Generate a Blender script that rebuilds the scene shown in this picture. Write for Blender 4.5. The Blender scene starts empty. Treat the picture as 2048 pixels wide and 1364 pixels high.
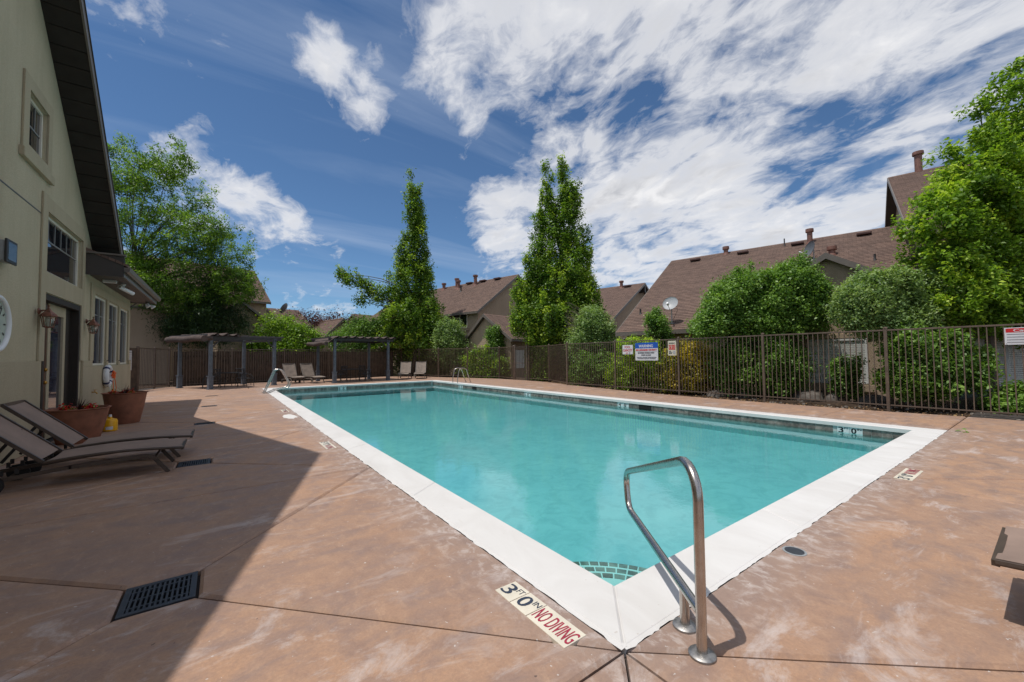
import bpy, math, random
import numpy as np
from mathutils import Matrix, Vector
random.seed(7); RNG = np.random.default_rng(11)
scene = bpy.context.scene
COL = scene.collection
# ------------------------------------------------------------------ camera
# pool frame: origin at the near outer corner of the coping, X along the short side, Y along the long side, Z up
CX, CY, CAMH = 1024.0, 682.0, 1.44
_v1 = np.array([443 - CX, 718 - CY]); _v2 = np.array([2130 - CX, 700 - CY])
F = math.sqrt(-float(_v1 @ _v2))
_d1 = np.array([_v1[0], _v1[1], F]); _d1 /= np.linalg.norm(_d1)
_d2 = np.array([_v2[0], _v2[1], F]); _d2 /= np.linalg.norm(_d2)
_up = np.cross(_d1, _d2); _up /= np.linalg.norm(_up)
if _up[1] > 0: _up = -_up
R = np.stack([_d2, _d1, _up])
O = np.array([-1.6194, -1.3208, CAMH])
def ray(x, y): return R @ np.array([x - CX, y - CY, F])
def gnd(x, y, z=0.0):
    d = ray(x, y); return O + d * ((z - O[2]) / d[2])
def on_x(x, y, X):
    d = ray(x, y); return O + d * ((X - O[0]) / d[0])
def atd(x, y, depth): return O + ray(x, y) * (depth / F)
TH = math.radians(14)
E1 = np.array([math.cos(TH), math.sin(TH)]); E2 = np.array([-math.sin(TH), math.cos(TH)])
def toE(p): return np.array([p[0]*E1[0]+p[1]*E1[1], p[0]*E2[0]+p[1]*E2[1], p[2]])
def frE(a, b, z=0.0): return np.array([a*E1[0]+b*E2[0], a*E1[1]+b*E2[1], z])
def on_e(x, y, axis, c):        # pixel ray meets vertical plane e1=c (axis 0) or e2=c (axis 1); returns E coords
    n = E1 if axis == 0 else E2
    d = ray(x, y); s = (c - O[:2] @ n) / (d[:2] @ n); return toE(O + s*d)
cam_d = bpy.data.cameras.new('camera'); cam = bpy.data.objects.new('camera', cam_d); COL.objects.link(cam)
cam_d.sensor_width = 36.0; cam_d.lens = F/2048*36.0; cam_d.clip_start = 0.05; cam_d.clip_end = 5000
m = Matrix.Identity(4)
rt, up, bk = R[:, 0], -R[:, 1], -R[:, 2]
for i in range(3):
    m[i][0] = rt[i]; m[i][1] = up[i]; m[i][2] = bk[i]; m[i][3] = O[i]
cam.matrix_world = m
scene.camera = cam
# ------------------------------------------------------------------ render look
scene.render.engine = 'CYCLES'
vs = scene.view_settings
vs.view_transform = 'Standard'; vs.look = 'None'; vs.exposure = 0.22; vs.gamma = 1.0; vs.use_curve_mapping = False
scene.cycles.max_bounces = 10; scene.cycles.transparent_max_bounces = 16
scene.cycles.caustics_reflective = False; scene.cycles.caustics_refractive = False
# ------------------------------------------------------------------ sun and sky
SUNV = Vector((-0.335, 0.080, 1.0)).normalized()     # towards the sun
sun_d = bpy.data.lights.new('sun', 'SUN'); sun_d.energy = 2.9; sun_d.angle = math.radians(0.5); sun_d.color = (1.0, 0.955, 0.89)
sun = bpy.data.objects.new('sun', sun_d); COL.objects.link(sun)
sun.rotation_euler = SUNV.to_track_quat('Z', 'Y').to_euler(); sun.location = (0, 0, 30)
world = bpy.data.worlds.new('World'); scene.world = world; world.use_nodes = True
def nodes_of(tree):
    N, L = tree.nodes, tree.links
    def nd(t, **kw):
        n = N.new(t)
        for k, v in kw.items(): setattr(n, k, v)
        return n
    def put(sock, v):
        if hasattr(v, 'links') or isinstance(v, bpy.types.NodeSocket): L.new(v, sock)
        else: sock.default_value = v
    def math_(op, a, b=None, c=None, clamp=False):
        n = nd('ShaderNodeMath', operation=op); n.use_clamp = clamp
        put(n.inputs[0], a)
        if b is not None: put(n.inputs[1], b)
        if c is not None: put(n.inputs[2], c)
        return n.outputs[0]
    def vmath(op, a, b=None):
        n = nd('ShaderNodeVectorMath', operation=op); put(n.inputs[0], a)
        if b is not None: put(n.inputs[1], b)
        return n.outputs['Value'] if op in ('DOT_PRODUCT', 'LENGTH') else n.outputs[0]
    def ramp(fac, stops, interp='LINEAR'):
        n = nd('ShaderNodeValToRGB'); put(n.inputs[0], fac); cr = n.color_ramp; cr.interpolation = interp
        while len(cr.elements) < len(stops): cr.elements.new(0.5)
        for e, (p, c) in zip(cr.elements, stops):
            e.position = p; e.color = (c, c, c, 1) if isinstance(c, (int, float)) else tuple(c) + (1,)
        return n.outputs[0]
    def noise(vec, scale, detail=4, rough=0.55, dist=0.0):
        n = nd('ShaderNodeTexNoise'); put(n.inputs['Vector'], vec); n.inputs['Scale'].default_value = scale
        n.inputs['Detail'].default_value = detail; n.inputs['Roughness'].default_value = rough; n.inputs['Distortion'].default_value = dist
        return n.outputs['Fac']
    def mix(fac, a, b, blend='MIX'):
        n = nd('ShaderNodeMix', data_type='RGBA', blend_type=blend); put(n.inputs['Factor'], fac)
        for k, v in ((6, a), (7, b)):
            if isinstance(v, tuple) and len(v) == 3: v = v + (1,)
            put(n.inputs[k], v)
        return n.outputs[2]
    def mapping(vec, scale=(1, 1, 1), rot=(0, 0, 0), loc=(0, 0, 0)):
        n = nd('ShaderNodeMapping'); put(n.inputs[0], vec); n.inputs['Location'].default_value = loc
        n.inputs['Rotation'].default_value = rot; n.inputs['Scale'].default_value = scale
        return n.outputs[0]
    class K: pass
    k = K(); k.nd, k.put, k.math, k.vmath, k.ramp, k.noise, k.mix, k.mapping, k.N, k.L = nd, put, math_, vmath, ramp, noise, mix, mapping, N, L
    return k
def build_world():
    t = world.node_tree; t.nodes.clear(); k = nodes_of(t)
    sky = k.nd('ShaderNodeTexSky', sky_type='NISHITA'); sky.sun_disc = False
    sky.sun_elevation = math.asin(SUNV.z); sky.sun_rotation = math.atan2(SUNV.x, SUNV.y)
    sky.altitude = 1400; sky.air_density = 1.0; sky.dust_density = 0.35; sky.ozone_density = 2.2
    co = k.nd('ShaderNodeTexCoord').outputs['Generated']
    d = k.vmath('NORMALIZE', co)
    sp = k.nd('ShaderNodeSeparateXYZ'); k.put(sp.inputs[0], d)
    zz = k.math('ADD', k.math('MAXIMUM', sp.outputs[2], 0.0), 0.20)
    cb = k.nd('ShaderNodeCombineXYZ')
    k.put(cb.inputs[0], k.math('DIVIDE', sp.outputs[0], zz)); k.put(cb.inputs[1], k.math('DIVIDE', sp.outputs[1], zz)); cb.inputs[2].default_value = 0.0
    uv = cb.outputs[0]
    # cloud streets drift along one direction: stretch the noise along it
    uvs = k.mapping(uv, scale=(1.55, 1.05, 1.0), rot=(0, 0, math.radians(-52)), loc=(3.1, 1.7, 0))
    wv = k.nd('ShaderNodeTexNoise'); k.put(wv.inputs['Vector'], uvs); wv.inputs['Scale'].default_value = 2.2; wv.inputs['Detail'].default_value = 4
    wrp = k.nd('ShaderNodeVectorMath', operation='MULTIPLY_ADD'); k.put(wrp.inputs[0], wv.outputs['Color']); wrp.inputs[1].default_value = (0.34, 0.34, 0.0); k.put(wrp.inputs[2], uvs)
    uvw = wrp.outputs[0]
    n_big = k.noise(uvs, 1.0, 2, 0.5, 0.2)
    n_mid = k.noise(uvw, 2.7, 12, 0.60, 0.0)
    n_fine = k.noise(uvw, 7.0, 10, 0.64, 0.0)
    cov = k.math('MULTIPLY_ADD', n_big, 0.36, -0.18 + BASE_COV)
    def lobe(px, py, rad, w):
        v = ray(px, py); v = v / np.linalg.norm(v)
        c = k.vmath('DOT_PRODUCT', d, tuple(v))
        cr = math.cos(math.radians(rad))
        mr = k.nd('ShaderNodeMapRange', interpolation_type='SMOOTHSTEP'); k.put(mr.inputs[0], c)
        mr.inputs[1].default_value = cr; mr.inputs[2].default_value = 1.0; mr.inputs[3].default_value = 0.0; mr.inputs[4].default_value = w
        return mr.outputs[0]
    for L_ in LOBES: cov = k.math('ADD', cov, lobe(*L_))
    dens = k.math('ADD', k.math('ADD', k.math('MULTIPLY', n_mid, 0.62), k.math('MULTIPLY', n_fine, 0.38)), cov)
    al = k.ramp(dens, [(0.475, 0.0), (0.53, 0.28), (0.61, 0.74), (0.74, 1.0)])
    # thin high veil, streaked
    uvc = k.mapping(uv, scale=(0.35, 2.2, 1), rot=(0, 0, math.radians(58)))
    veil = k.ramp(k.noise(uvc, 1.3, 7, 0.55, 0.6), [(0.50, 0.0), (0.85, 0.42)])
    shade = k.noise(uvw, 3.4, 7, 0.58, 0.0)
    thick = k.ramp(dens, [(0.60, 0.0), (0.86, 1.0)])
    grey = k.math('MULTIPLY', k.ramp(shade, [(0.40, 0.0), (0.58, 1.0)]), thick)
    ccol = k.mix(grey, (0.75, 0.75, 0.765), (0.38, 0.395, 0.435))
    vs_ = k.nd('ShaderNodeVectorMath', operation='SCALE'); k.put(vs_.inputs[0], sky.outputs[0]); vs_.inputs['Scale'].default_value = SKY_STRENGTH
    c0 = k.mix(veil, k.mix(1.0, vs_.outputs[0], (0.80, 1.02, 1.16), 'MULTIPLY'), (0.46, 0.54, 0.68))
    c1 = k.mix(al, c0, ccol)
    bg = k.nd('ShaderNodeBackground'); k.put(bg.inputs['Color'], c1); bg.inputs['Strength'].default_value = 1.0
    out = k.nd('ShaderNodeOutputWorld'); k.L.new(bg.outputs[0], out.inputs[0])
SKY_STRENGTH = 0.076
BASE_COV = 0.060  # extra cloud cover added beyond the view to brighten the shade
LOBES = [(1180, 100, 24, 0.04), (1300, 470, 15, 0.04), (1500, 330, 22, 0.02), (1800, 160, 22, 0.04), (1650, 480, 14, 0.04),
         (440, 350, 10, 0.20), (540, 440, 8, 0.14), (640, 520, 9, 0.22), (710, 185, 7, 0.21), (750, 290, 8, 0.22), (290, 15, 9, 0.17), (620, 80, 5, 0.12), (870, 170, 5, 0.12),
         (420, 200, 34, -0.215), (720, 430, 19, -0.22), (900, 580, 10, -0.16), (1000, 290, 5, -0.10), (1640, 310, 8, -0.13), (1290, 250, 7, -0.12), (1400, 500, 5, -0.06), (1500, 180, 7, -0.07), (1900, 330, 8, -0.04)]  # negative lobes keep the sky in view clearer than the raised base cover
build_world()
# ------------------------------------------------------------------ materials
MATS = {}
PW, PL, CW = 9.08, 21.45, 0.355       # coping outer width and length, coping width
def new_mat(name):
    mt = bpy.data.materials.new(name); mt.use_nodes = True; mt.node_tree.nodes.clear()
    k = nodes_of(mt.node_tree); k.mat = mt
    k.out = k.nd('ShaderNodeOutputMaterial'); k.p = k.nd('ShaderNodeBsdfPrincipled'); k.L.new(k.p.outputs[0], k.out.inputs[0])
    k.obj = k.nd('ShaderNodeTexCoord').outputs['Object']
    k.pos = k.nd('ShaderNodeNewGeometry').outputs['Position']
    MATS[name] = mt
    return k
def bump(k, h, dist=0.01, strength=0.5):
    b = k.nd('ShaderNodeBump'); k.put(b.inputs['Height'], h); b.inputs['Distance'].default_value = dist; b.inputs['Strength'].default_value = strength
    k.L.new(b.outputs[0], k.p.inputs['Normal']); return b
def simple(name, col, rough=0.6, var=0.12, scale=6.0, metal=0.0, bscale=None, bdist=0.003, spec=0.5, col2=None):
    k = new_mat(name)
    n = k.noise(k.pos, scale, 5, 0.6)
    c2 = col2 or tuple(c*(1-var*2) for c in col); c1 = tuple(min(1, c*(1+var)) for c in col)
    k.put(k.p.inputs['Base Color'], k.mix(k.ramp(n, [(0.3, 0.0), (0.7, 1.0)]), c2, c1))
    k.put(k.p.inputs['Roughness'], k.math('MULTIPLY_ADD', n, 0.2, rough-0.1)); k.p.inputs['Metallic'].default_value = metal
    k.p.inputs['Specular IOR Level'].default_value = spec
    if bscale: bump(k, k.noise(k.pos, bscale, 4, 0.6), bdist, 0.6)
    return MATS[name]
def m_deck():
    k = new_mat('stained_concrete')
    big = k.noise(k.pos, 0.55, 4, 0.55, 0.4); mid = k.noise(k.mapping(k.pos, scale=(1, 1.7, 1), rot=(0, 0, 0.6)), 2.6, 10, 0.66, 0.5)
    mot = k.noise(k.mapping(k.pos, scale=(1.5, 1, 1), rot=(0, 0, -0.5)), 8.5, 7, 0.68, 0.4)
    fine = k.noise(k.pos, 60, 4, 0.7); grit = k.noise(k.pos, 260, 2, 0.6)
    c = k.mix(k.ramp(big, [(0.32, 0.0), (0.68, 1.0)]), (0.345, 0.222, 0.160), (0.455, 0.268, 0.163))
    c = k.mix(k.ramp(mid, [(0.36, 0.85), (0.57, 0.0)]), c, (0.275, 0.190, 0.158))
    c = k.mix(k.ramp(mot, [(0.52, 0.0), (0.70, 0.55)]), c, (0.50, 0.325, 0.215))
    c = k.mix(k.ramp(mot, [(0.30, 0.45), (0.46, 0.0)]), c, (0.245, 0.150, 0.112))
    c = k.mix(k.ramp(fine, [(0.35, 0.34), (0.65, 0.0)]), c, (0.20, 0.13, 0.10))
    # chalky bloom left by pool water: broken brushed smears, thicker in a strip along the coping
    sx = k.nd('ShaderNodeSeparateXYZ'); k.put(sx.inputs[0], k.pos)
    dist = k.math('MAXIMUM', k.math('SUBTRACT', k.math('ABSOLUTE', k.math('SUBTRACT', sx.outputs[0], PW/2)), PW/2), k.math('SUBTRACT', k.math('ABSOLUTE', k.math('SUBTRACT', sx.outputs[1], PL/2)), PL/2))
    near = k.ramp(dist, [(0.0, 1.0), (0.10, 0.85), (0.42, 0.0)])
    sm = k.noise(k.mapping(k.pos, scale=(1.0, 2.4, 1), rot=(0, 0, 0.9)), 1.35, 13, 0.74, 0.7)
    msk = k.noise(k.pos, 0.42, 3, 0.5)
    bl = k.math('MULTIPLY', k.ramp(sm, [(0.53, 0.0), (0.60, 0.35), (0.72, 0.85)]), k.math('MAXIMUM', k.ramp(msk, [(0.40, 0.15), (0.58, 1.0)]), k.math('MULTIPLY', near, 0.9)))
    c = k.mix(k.math('MULTIPLY', near, k.ramp(mid, [(0.35, 0.25), (0.65, 0.75)])), c, (0.30, 0.235, 0.205))
    c = k.mix(k.math('MULTIPLY', near, k.ramp(mot, [(0.50, 0.0), (0.66, 0.75)])), c, (0.56, 0.50, 0.47))
    c = k.mix(bl, c, (0.58, 0.51, 0.48))
    sp = k.noise(k.mapping(k.pos, rot=(0.3, 0.2, 0.4)), 34, 2, 0.5)
    c = k.mix(k.ramp(sp, [(0.735, 0.0), (0.76, 0.7)]), c, (0.62, 0.58, 0.54))
    sp2 = k.noise(k.mapping(k.pos, loc=(7, 3, 0)), 21, 2, 0.5)
    c = k.mix(k.ramp(sp2, [(0.76, 0.0), (0.775, 0.75)]), c, (0.07, 0.05, 0.045))
    k.put(k.p.inputs['Base Color'], c)
    k.put(k.p.inputs['Roughness'], k.ramp(mid, [(0.3, 0.52), (0.7, 0.75)]))
    k.p.inputs['Specular IOR Level'].default_value = 0.35
    bump(k, k.math('ADD', k.math('MULTIPLY', fine, 0.6), k.math('MULTIPLY', grit, 0.4)), 0.004, 0.55)
m_deck()
def m_coping():
    k = new_mat('white_painted_coping')
    n = k.noise(k.mapping(k.pos, scale=(1.6, 0.8, 1)), 1.7, 8, 0.6, 0.8); f = k.noise(k.pos, 40, 4, 0.6)
    c = k.mix(k.ramp(n, [(0.35, 0.0), (0.7, 1.0)]), (0.62, 0.60, 0.575), (0.70, 0.685, 0.665))
    c = k.mix(k.ramp(k.noise(k.mapping(k.pos, scale=(2.5, 0.6, 1), rot=(0, 0, 0.4)), 3.0, 10, 0.7, 1.6), [(0.60, 0.0), (0.72, 0.35)]), c, (0.55, 0.49, 0.44))
    c = k.mix(k.ramp(k.noise(k.mapping(k.pos, loc=(5, 2, 0)), 26, 2, 0.5), [(0.74, 0.0), (0.77, 0.45)]), c, (0.45, 0.38, 0.33))
    k.put(k.p.inputs['Base Color'], c); k.p.inputs['Roughness'].default_value = 0.62; k.p.inputs['Specular IOR Level'].default_value = 0.3
    bump(k, f, 0.003, 0.35)
m_coping()
def m_water():
    k = new_mat('pool_water')
    k.N.remove(k.p)
    p1 = k.noise(k.pos, 2.2, 3, 0.5, 0.4); p2 = k.noise(k.mapping(k.pos, scale=(1.0, 1.4, 1), rot=(0, 0, 0.5)), 9.0, 3, 0.55, 0.6); p3 = k.noise(k.pos, 28.0, 2, 0.5)
    hgt = k.math('ADD', k.math('ADD', k.math('MULTIPLY', p1, 0.7), k.math('MULTIPLY', p2, 0.24)), k.math('MULTIPLY', p3, 0.13))
    b = k.nd('ShaderNodeBump'); k.put(b.inputs['Height'], hgt); b.inputs['Distance'].default_value = 0.008; b.inputs['Strength'].default_value = 0.42
    tr = k.nd('ShaderNodeBsdfTransparent'); tr.inputs[0].default_value = (0.53, 0.855, 0.865, 1)
    gl = k.nd('ShaderNodeBsdfGlossy'); gl.inputs['Roughness'].default_value = 0.02; gl.inputs[0].default_value = (1, 1, 1, 1)
    k.L.new(b.outputs[0], gl.inputs['Normal'])
    fr = k.nd('ShaderNodeFresnel'); fr.inputs['IOR'].default_value = 1.333; k.L.new(b.outputs[0], fr.inputs['Normal'])
    mx = k.nd('ShaderNodeMixShader'); k.put(mx.inputs[0], k.math('MULTIPLY', fr.outputs[0], 1.0)); k.L.new(tr.outputs[0], mx.inputs[1]); k.L.new(gl.outputs[0], mx.inputs[2])
    k.L.new(mx.outputs[0], k.out.inputs[0])
m_water()
def m_plaster():
    k = new_mat('pool_plaster')
    n = k.noise(k.pos, 0.8, 6, 0.6, 0.5); n2 = k.noise(k.pos, 3.5, 9, 0.65, 1.2)
    c = k.mix(k.ramp(n, [(0.3, 0.0), (0.7, 1.0)]), (0.36, 0.57, 0.60), (0.45, 0.66, 0.68))
    c = k.mix(k.ramp(n2, [(0.38, 0.50), (0.54, 0.0)]), c, (0.27, 0.47, 0.50))
    c = k.mix(k.ramp(k.noise(k.pos, 14.0, 6, 0.7, 0.8), [(0.55, 0.0), (0.72, 0.35)]), c, (0.58, 0.76, 0.77))
    k.put(k.p.inputs['Base Color'], c); k.p.inputs['Roughness'].default_value = 0.8
m_plaster()
def m_stucco(name, c1, c2):
    k = new_mat(name)
    n = k.noise(k.pos, 0.9, 5, 0.6); f = k.noise(k.pos, 45, 4, 0.7); st = k.noise(k.mapping(k.pos, scale=(3, 3, 0.25)), 1.5, 6, 0.6)
    c = k.mix(k.ramp(n, [(0.3, 0.0), (0.7, 1.0)]), c1, c2)
    c = k.mix(k.ramp(st, [(0.45, 0.0), (0.75, 0.30)]), c, tuple(x*0.72 for x in c1))
    c = k.mix(k.ramp(f, [(0.35, 0.22), (0.6, 0.0)]), c, tuple(x*0.6 for x in c1))
    k.put(k.p.inputs['Base Color'], c); k.p.inputs['Roughness'].default_value = 0.9; k.p.inputs['Specular IOR Level'].default_value = 0.15
    bump(k, f, 0.012, 0.8)
m_stucco('sage_stucco', (0.48, 0.415, 0.290), (0.54, 0.475, 0.340))
m_stucco('trim_stucco', (0.43, 0.365, 0.255), (0.48, 0.415, 0.295))
m_stucco('tan_stucco', (0.40, 0.305, 0.215), (0.46, 0.355, 0.255))
def m_shingle():
    k = new_mat('brown_shingles')
    sp = k.nd('ShaderNodeSeparateXYZ'); k.put(sp.inputs[0], k.obj)
    cb = k.nd('ShaderNodeCombineXYZ'); k.put(cb.inputs[0], sp.outputs[1]); k.put(cb.inputs[1], sp.outputs[0])
    br = k.nd('ShaderNodeTexBrick'); k.put(br.inputs['Vector'], cb.outputs[0])
    br.inputs['Color1'].default_value = (0.225, 0.150, 0.118, 1); br.inputs['Color2'].default_value = (0.135, 0.093, 0.076, 1); br.inputs['Mortar'].default_value = (0.06, 0.04, 0.034, 1)
    br.inputs['Scale'].default_value = 1.0; br.inputs['Brick Width'].default_value = 0.32; br.inputs['Row Height'].default_value = 0.12
    br.inputs['Mortar Size'].default_value = 0.008; br.inputs['Mortar Smooth'].default_value = 0.4; br.inputs['Bias'].default_value = -0.1
    n = k.noise(k.pos, 1.1, 6, 0.6); f = k.noise(k.pos, 30, 3, 0.6)
    c = k.mix(k.ramp(n, [(0.3, 0.25), (0.7, 0.0)]), br.outputs[0], (0.20, 0.14, 0.12))
    c = k.mix(k.ramp(f, [(0.35, 0.3), (0.65, 0.0)]), c, (0.07, 0.045, 0.038))
    k.put(k.p.inputs['Base Color'], c); k.p.inputs['Roughness'].default_value = 0.92; k.p.inputs['Specular IOR Level'].default_value = 0.2
    bump(k, f, 0.006, 0.5)
m_shingle()
def m_leaf(name, dark, mid, light, trans=0.35, rough=0.45):
    k = new_mat(name)
    at = k.nd('ShaderNodeAttribute', attribute_name='tint').outputs['Fac']
    c = k.ramp(at, [(0.05, dark), (0.5, mid), (0.95, light)])
    k.put(k.p.inputs['Base Color'], c); k.p.inputs['Roughness'].default_value = rough; k.p.inputs['Specular IOR Level'].default_value = 0.35
    tl = k.nd('ShaderNodeBsdfTranslucent'); k.put(tl.inputs[0], k.mix(1.0, c, (1.5, 1.6, 0.7), 'MULTIPLY'))
    mx = k.nd('ShaderNodeMixShader'); mx.inputs[0].default_value = trans
    k.L.new(k.p.outputs[0], mx.inputs[1]); k.L.new(tl.outputs[0], mx.inputs[2]); k.L.new(mx.outputs[0], k.out.inputs[0])
m_leaf('leaf_locust', (0.057, 0.115, 0.021), (0.123, 0.230, 0.035), (0.290, 0.431, 0.061), 0.42)
m_leaf('leaf_oak', (0.070, 0.131, 0.021), (0.160, 0.281, 0.039), (0.380, 0.488, 0.053), 0.38)
m_leaf('leaf_conifer', (0.019, 0.045, 0.017), (0.042, 0.083, 0.028), (0.096, 0.158, 0.042), 0.2)
m_leaf('leaf_shrub', (0.068, 0.137, 0.030), (0.159, 0.287, 0.055), (0.250, 0.384, 0.079), 0.32)
m_leaf('leaf_pale', (0.110, 0.183, 0.065), (0.232, 0.343, 0.117), (0.350, 0.440, 0.158), 0.32)
m_leaf('leaf_bright', (0.090, 0.170, 0.021), (0.210, 0.356, 0.039), (0.480, 0.600, 0.061), 0.36)
m_leaf('leaf_variegated', (0.060, 0.110, 0.014), (0.30, 0.29, 0.035), (0.62, 0.50, 0.075), 0.3)
m_leaf('leaf_yellow', (0.13, 0.14, 0.016), (0.42, 0.34, 0.035), (0.66, 0.50, 0.065), 0.3)
m_leaf('leaf_plum', (0.040, 0.018, 0.025), (0.088, 0.033, 0.045), (0.152, 0.068, 0.063), 0.25)
m_leaf('leaf_litter', (0.07, 0.035, 0.02), (0.17, 0.09, 0.045), (0.42, 0.27, 0.12), 0.0, 0.8)
m_leaf('petal_red', (0.28, 0.006, 0.008), (0.50, 0.012, 0.014), (0.62, 0.05, 0.012), 0.25)
simple('bark', (0.13, 0.10, 0.075), 0.9, 0.25, 9, bscale=22, bdist=0.02)
simple('dry_twigs', (0.23, 0.185, 0.14), 0.9, 0.2, 9)
simple('soil', (0.075, 0.052, 0.038), 0.95, 0.35, 7, bscale=30, bdist=0.03, spec=0.1)
simple('subgrade', (0.05, 0.04, 0.035), 0.95, 0.2, 4)
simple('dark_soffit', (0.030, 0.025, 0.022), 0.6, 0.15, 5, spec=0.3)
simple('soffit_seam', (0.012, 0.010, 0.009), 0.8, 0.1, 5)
simple('fascia', (0.16, 0.135, 0.115), 0.5, 0.08, 3)
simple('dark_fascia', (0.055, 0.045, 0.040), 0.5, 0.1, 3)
simple('window_vinyl', (0.74, 0.70, 0.60), 0.45, 0.05, 3)
simple('muntin_grey', (0.22, 0.22, 0.21), 0.45, 0.05, 3)
simple('white_vinyl', (0.68, 0.68, 0.66), 0.45, 0.05, 3)
simple('door_wood', (0.10, 0.032, 0.014), 0.35, 0.35, 5)
simple('door_dark', (0.022, 0.014, 0.009), 0.7, 0.2, 4)
simple('copper', (0.24, 0.105, 0.070), 0.5, 0.35, 14, metal=0.55)
simple('fence_bronze', (0.135, 0.095, 0.070), 0.45, 0.15, 7)
simple('fence_board', (0.085, 0.058, 0.040), 0.85, 0.30, 4, bscale=30, bdist=0.004)
simple('pergola_paint', (0.105, 0.120, 0.145), 0.45, 0.18, 9)
simple('pergola_slat', (0.045, 0.040, 0.040), 0.6, 0.2, 9)
simple('canopy_fabric', (0.095, 0.066, 0.056), 0.9, 0.25, 6, bscale=60, bdist=0.003)
simple('dark_metal', (0.022, 0.020, 0.020), 0.5, 0.2, 9)
simple('sling_fabric', (0.27, 0.190, 0.150), 0.8, 0.10, 4, bscale=420, bdist=0.0015)
simple('pale_sling', (0.27, 0.215, 0.175), 0.85, 0.15, 5)
simple('lounger_frame', (0.070, 0.047, 0.034), 0.45, 0.15, 9)
simple('pale_frame', (0.21, 0.18, 0.155), 0.5, 0.15, 9)
simple('black_rubber', (0.012, 0.012, 0.012), 0.6, 0.1, 9)
simple('terracotta', (0.27, 0.105, 0.060), 0.72, 0.18, 5, bscale=18, bdist=0.002)
simple('potting_soil', (0.03, 0.02, 0.015), 0.95, 0.2, 20)
simple('yellow_plastic', (0.80, 0.40, 0.006), 0.35, 0.05, 5)
simple('white_plastic', (0.74, 0.74, 0.75), 0.4, 0.04, 5)
simple('grey_plastic', (0.30, 0.32, 0.33), 0.45, 0.1, 5)
simple('navy_tape', (0.018, 0.026, 0.10), 0.5, 0.1, 5)
simple('orange_rope', (0.85, 0.13, 0.015), 0.6, 0.1, 20)
simple('white_rope', (0.7, 0.7, 0.68), 0.7, 0.1, 20)
simple('brass', (0.45, 0.24, 0.05), 0.35, 0.2, 20, metal=0.9)
simple('grate_iron', (0.035, 0.040, 0.050), 0.5, 0.25, 16)
simple('drain_void', (0.006, 0.006, 0.006), 0.9, 0.0, 5)
simple('marker_tile', (0.72, 0.66, 0.54), 0.4, 0.08, 6)
simple('marker_navy', (0.028, 0.040, 0.068), 0.5, 0.05, 6)
simple('marker_red', (0.36, 0.022, 0.055), 0.5, 0.12, 12)
simple('marker_white', (0.66, 0.70, 0.70), 0.35, 0.05, 6)
simple('marker_black', (0.012, 0.014, 0.016), 0.4, 0.05, 6)
simple('pool_tile_a', (0.19, 0.155, 0.135), 0.35, 0.3, 10)
simple('pool_tile_b', (0.27, 0.225, 0.195), 0.35, 0.3, 10)
simple('step_plaster', (0.80, 0.80, 0.76), 0.8, 0.05, 5)
simple('step_tile_a', (0.26, 0.185, 0.15), 0.35, 0.3, 10)
simple('step_tile_b', (0.36, 0.28, 0.235), 0.35, 0.3, 10)
simple('grout', (0.45, 0.48, 0.46), 0.8, 0.1, 10)
simple('sign_white', (0.66, 0.66, 0.68), 0.45, 0.04, 4)
simple('sign_blue', (0.010, 0.085, 0.42), 0.4, 0.04, 4)
simple('sign_red', (0.55, 0.018, 0.022), 0.4, 0.05, 4)
simple('sign_cream', (0.66, 0.60, 0.48), 0.45, 0.05, 4)
simple('sign_ink', (0.035, 0.035, 0.05), 0.5, 0.05, 4)
simple('dish_grey', (0.42, 0.43, 0.44), 0.5, 0.06, 4)
simple('dish_dark', (0.13, 0.14, 0.15), 0.5, 0.06, 4)
simple('vent_copper', (0.24, 0.115, 0.085), 0.6, 0.2, 6)
simple('vent_metal', (0.40, 0.36, 0.33), 0.5, 0.15, 6)
simple('roof_vent', (0.085, 0.040, 0.034), 0.7, 0.2, 6)
simple('boulder', (0.13, 0.112, 0.098), 0.9, 0.3, 5, bscale=14, bdist=0.04)
simple('utility_green', (0.15, 0.19, 0.18), 0.6, 0.12, 5)
simple('blind_slat', (0.84, 0.84, 0.78), 0.6, 0.05, 4)
simple('clock_face', (0.42, 0.47, 0.40), 0.5, 0.06, 4)
simple('bulb_glass', (0.62, 0.60, 0.52), 0.3, 0.03, 4)
simple('spike_leaf', (0.060, 0.022, 0.020), 0.5, 0.25, 20)
simple('bed_stone', (0.33, 0.29, 0.25), 0.9, 0.25, 9)
simple('chalk', (0.68, 0.66, 0.63), 0.8, 0.06, 20)
def m_steel():
    k = new_mat('brushed_steel')
    n = k.noise(k.mapping(k.obj, scale=(60, 60, 4)), 3.0, 4, 0.6); s = k.noise(k.pos, 14, 5, 0.6)
    k.put(k.p.inputs['Base Color'], k.mix(k.ramp(s, [(0.40, 0.0), (0.75, 0.55)]), (0.50, 0.47, 0.44), (0.33, 0.265, 0.215)))
    k.p.inputs['Metallic'].default_value = 1.0
    k.put(k.p.inputs['Roughness'], k.math('MULTIPLY_ADD', n, 0.22, 0.16))
m_steel()
simple('dull_steel', (0.36, 0.35, 0.34), 0.48, 0.2, 30, metal=0.85)
def m_glass(name, col, rough=0.03):
    k = new_mat(name)
    k.p.inputs['Base Color'].default_value = col + (1,); k.p.inputs['Roughness'].default_value = rough
    k.p.inputs['Specular IOR Level'].default_value = 1.0; k.p.inputs['IOR'].default_value = 1.6
    bump(k, k.noise(k.pos, 1.2, 2, 0.5), 0.004, 0.15)
m_glass('dark_glass', (0.012, 0.013, 0.018)); m_glass('blue_glass', (0.020, 0.024, 0.045))
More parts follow.
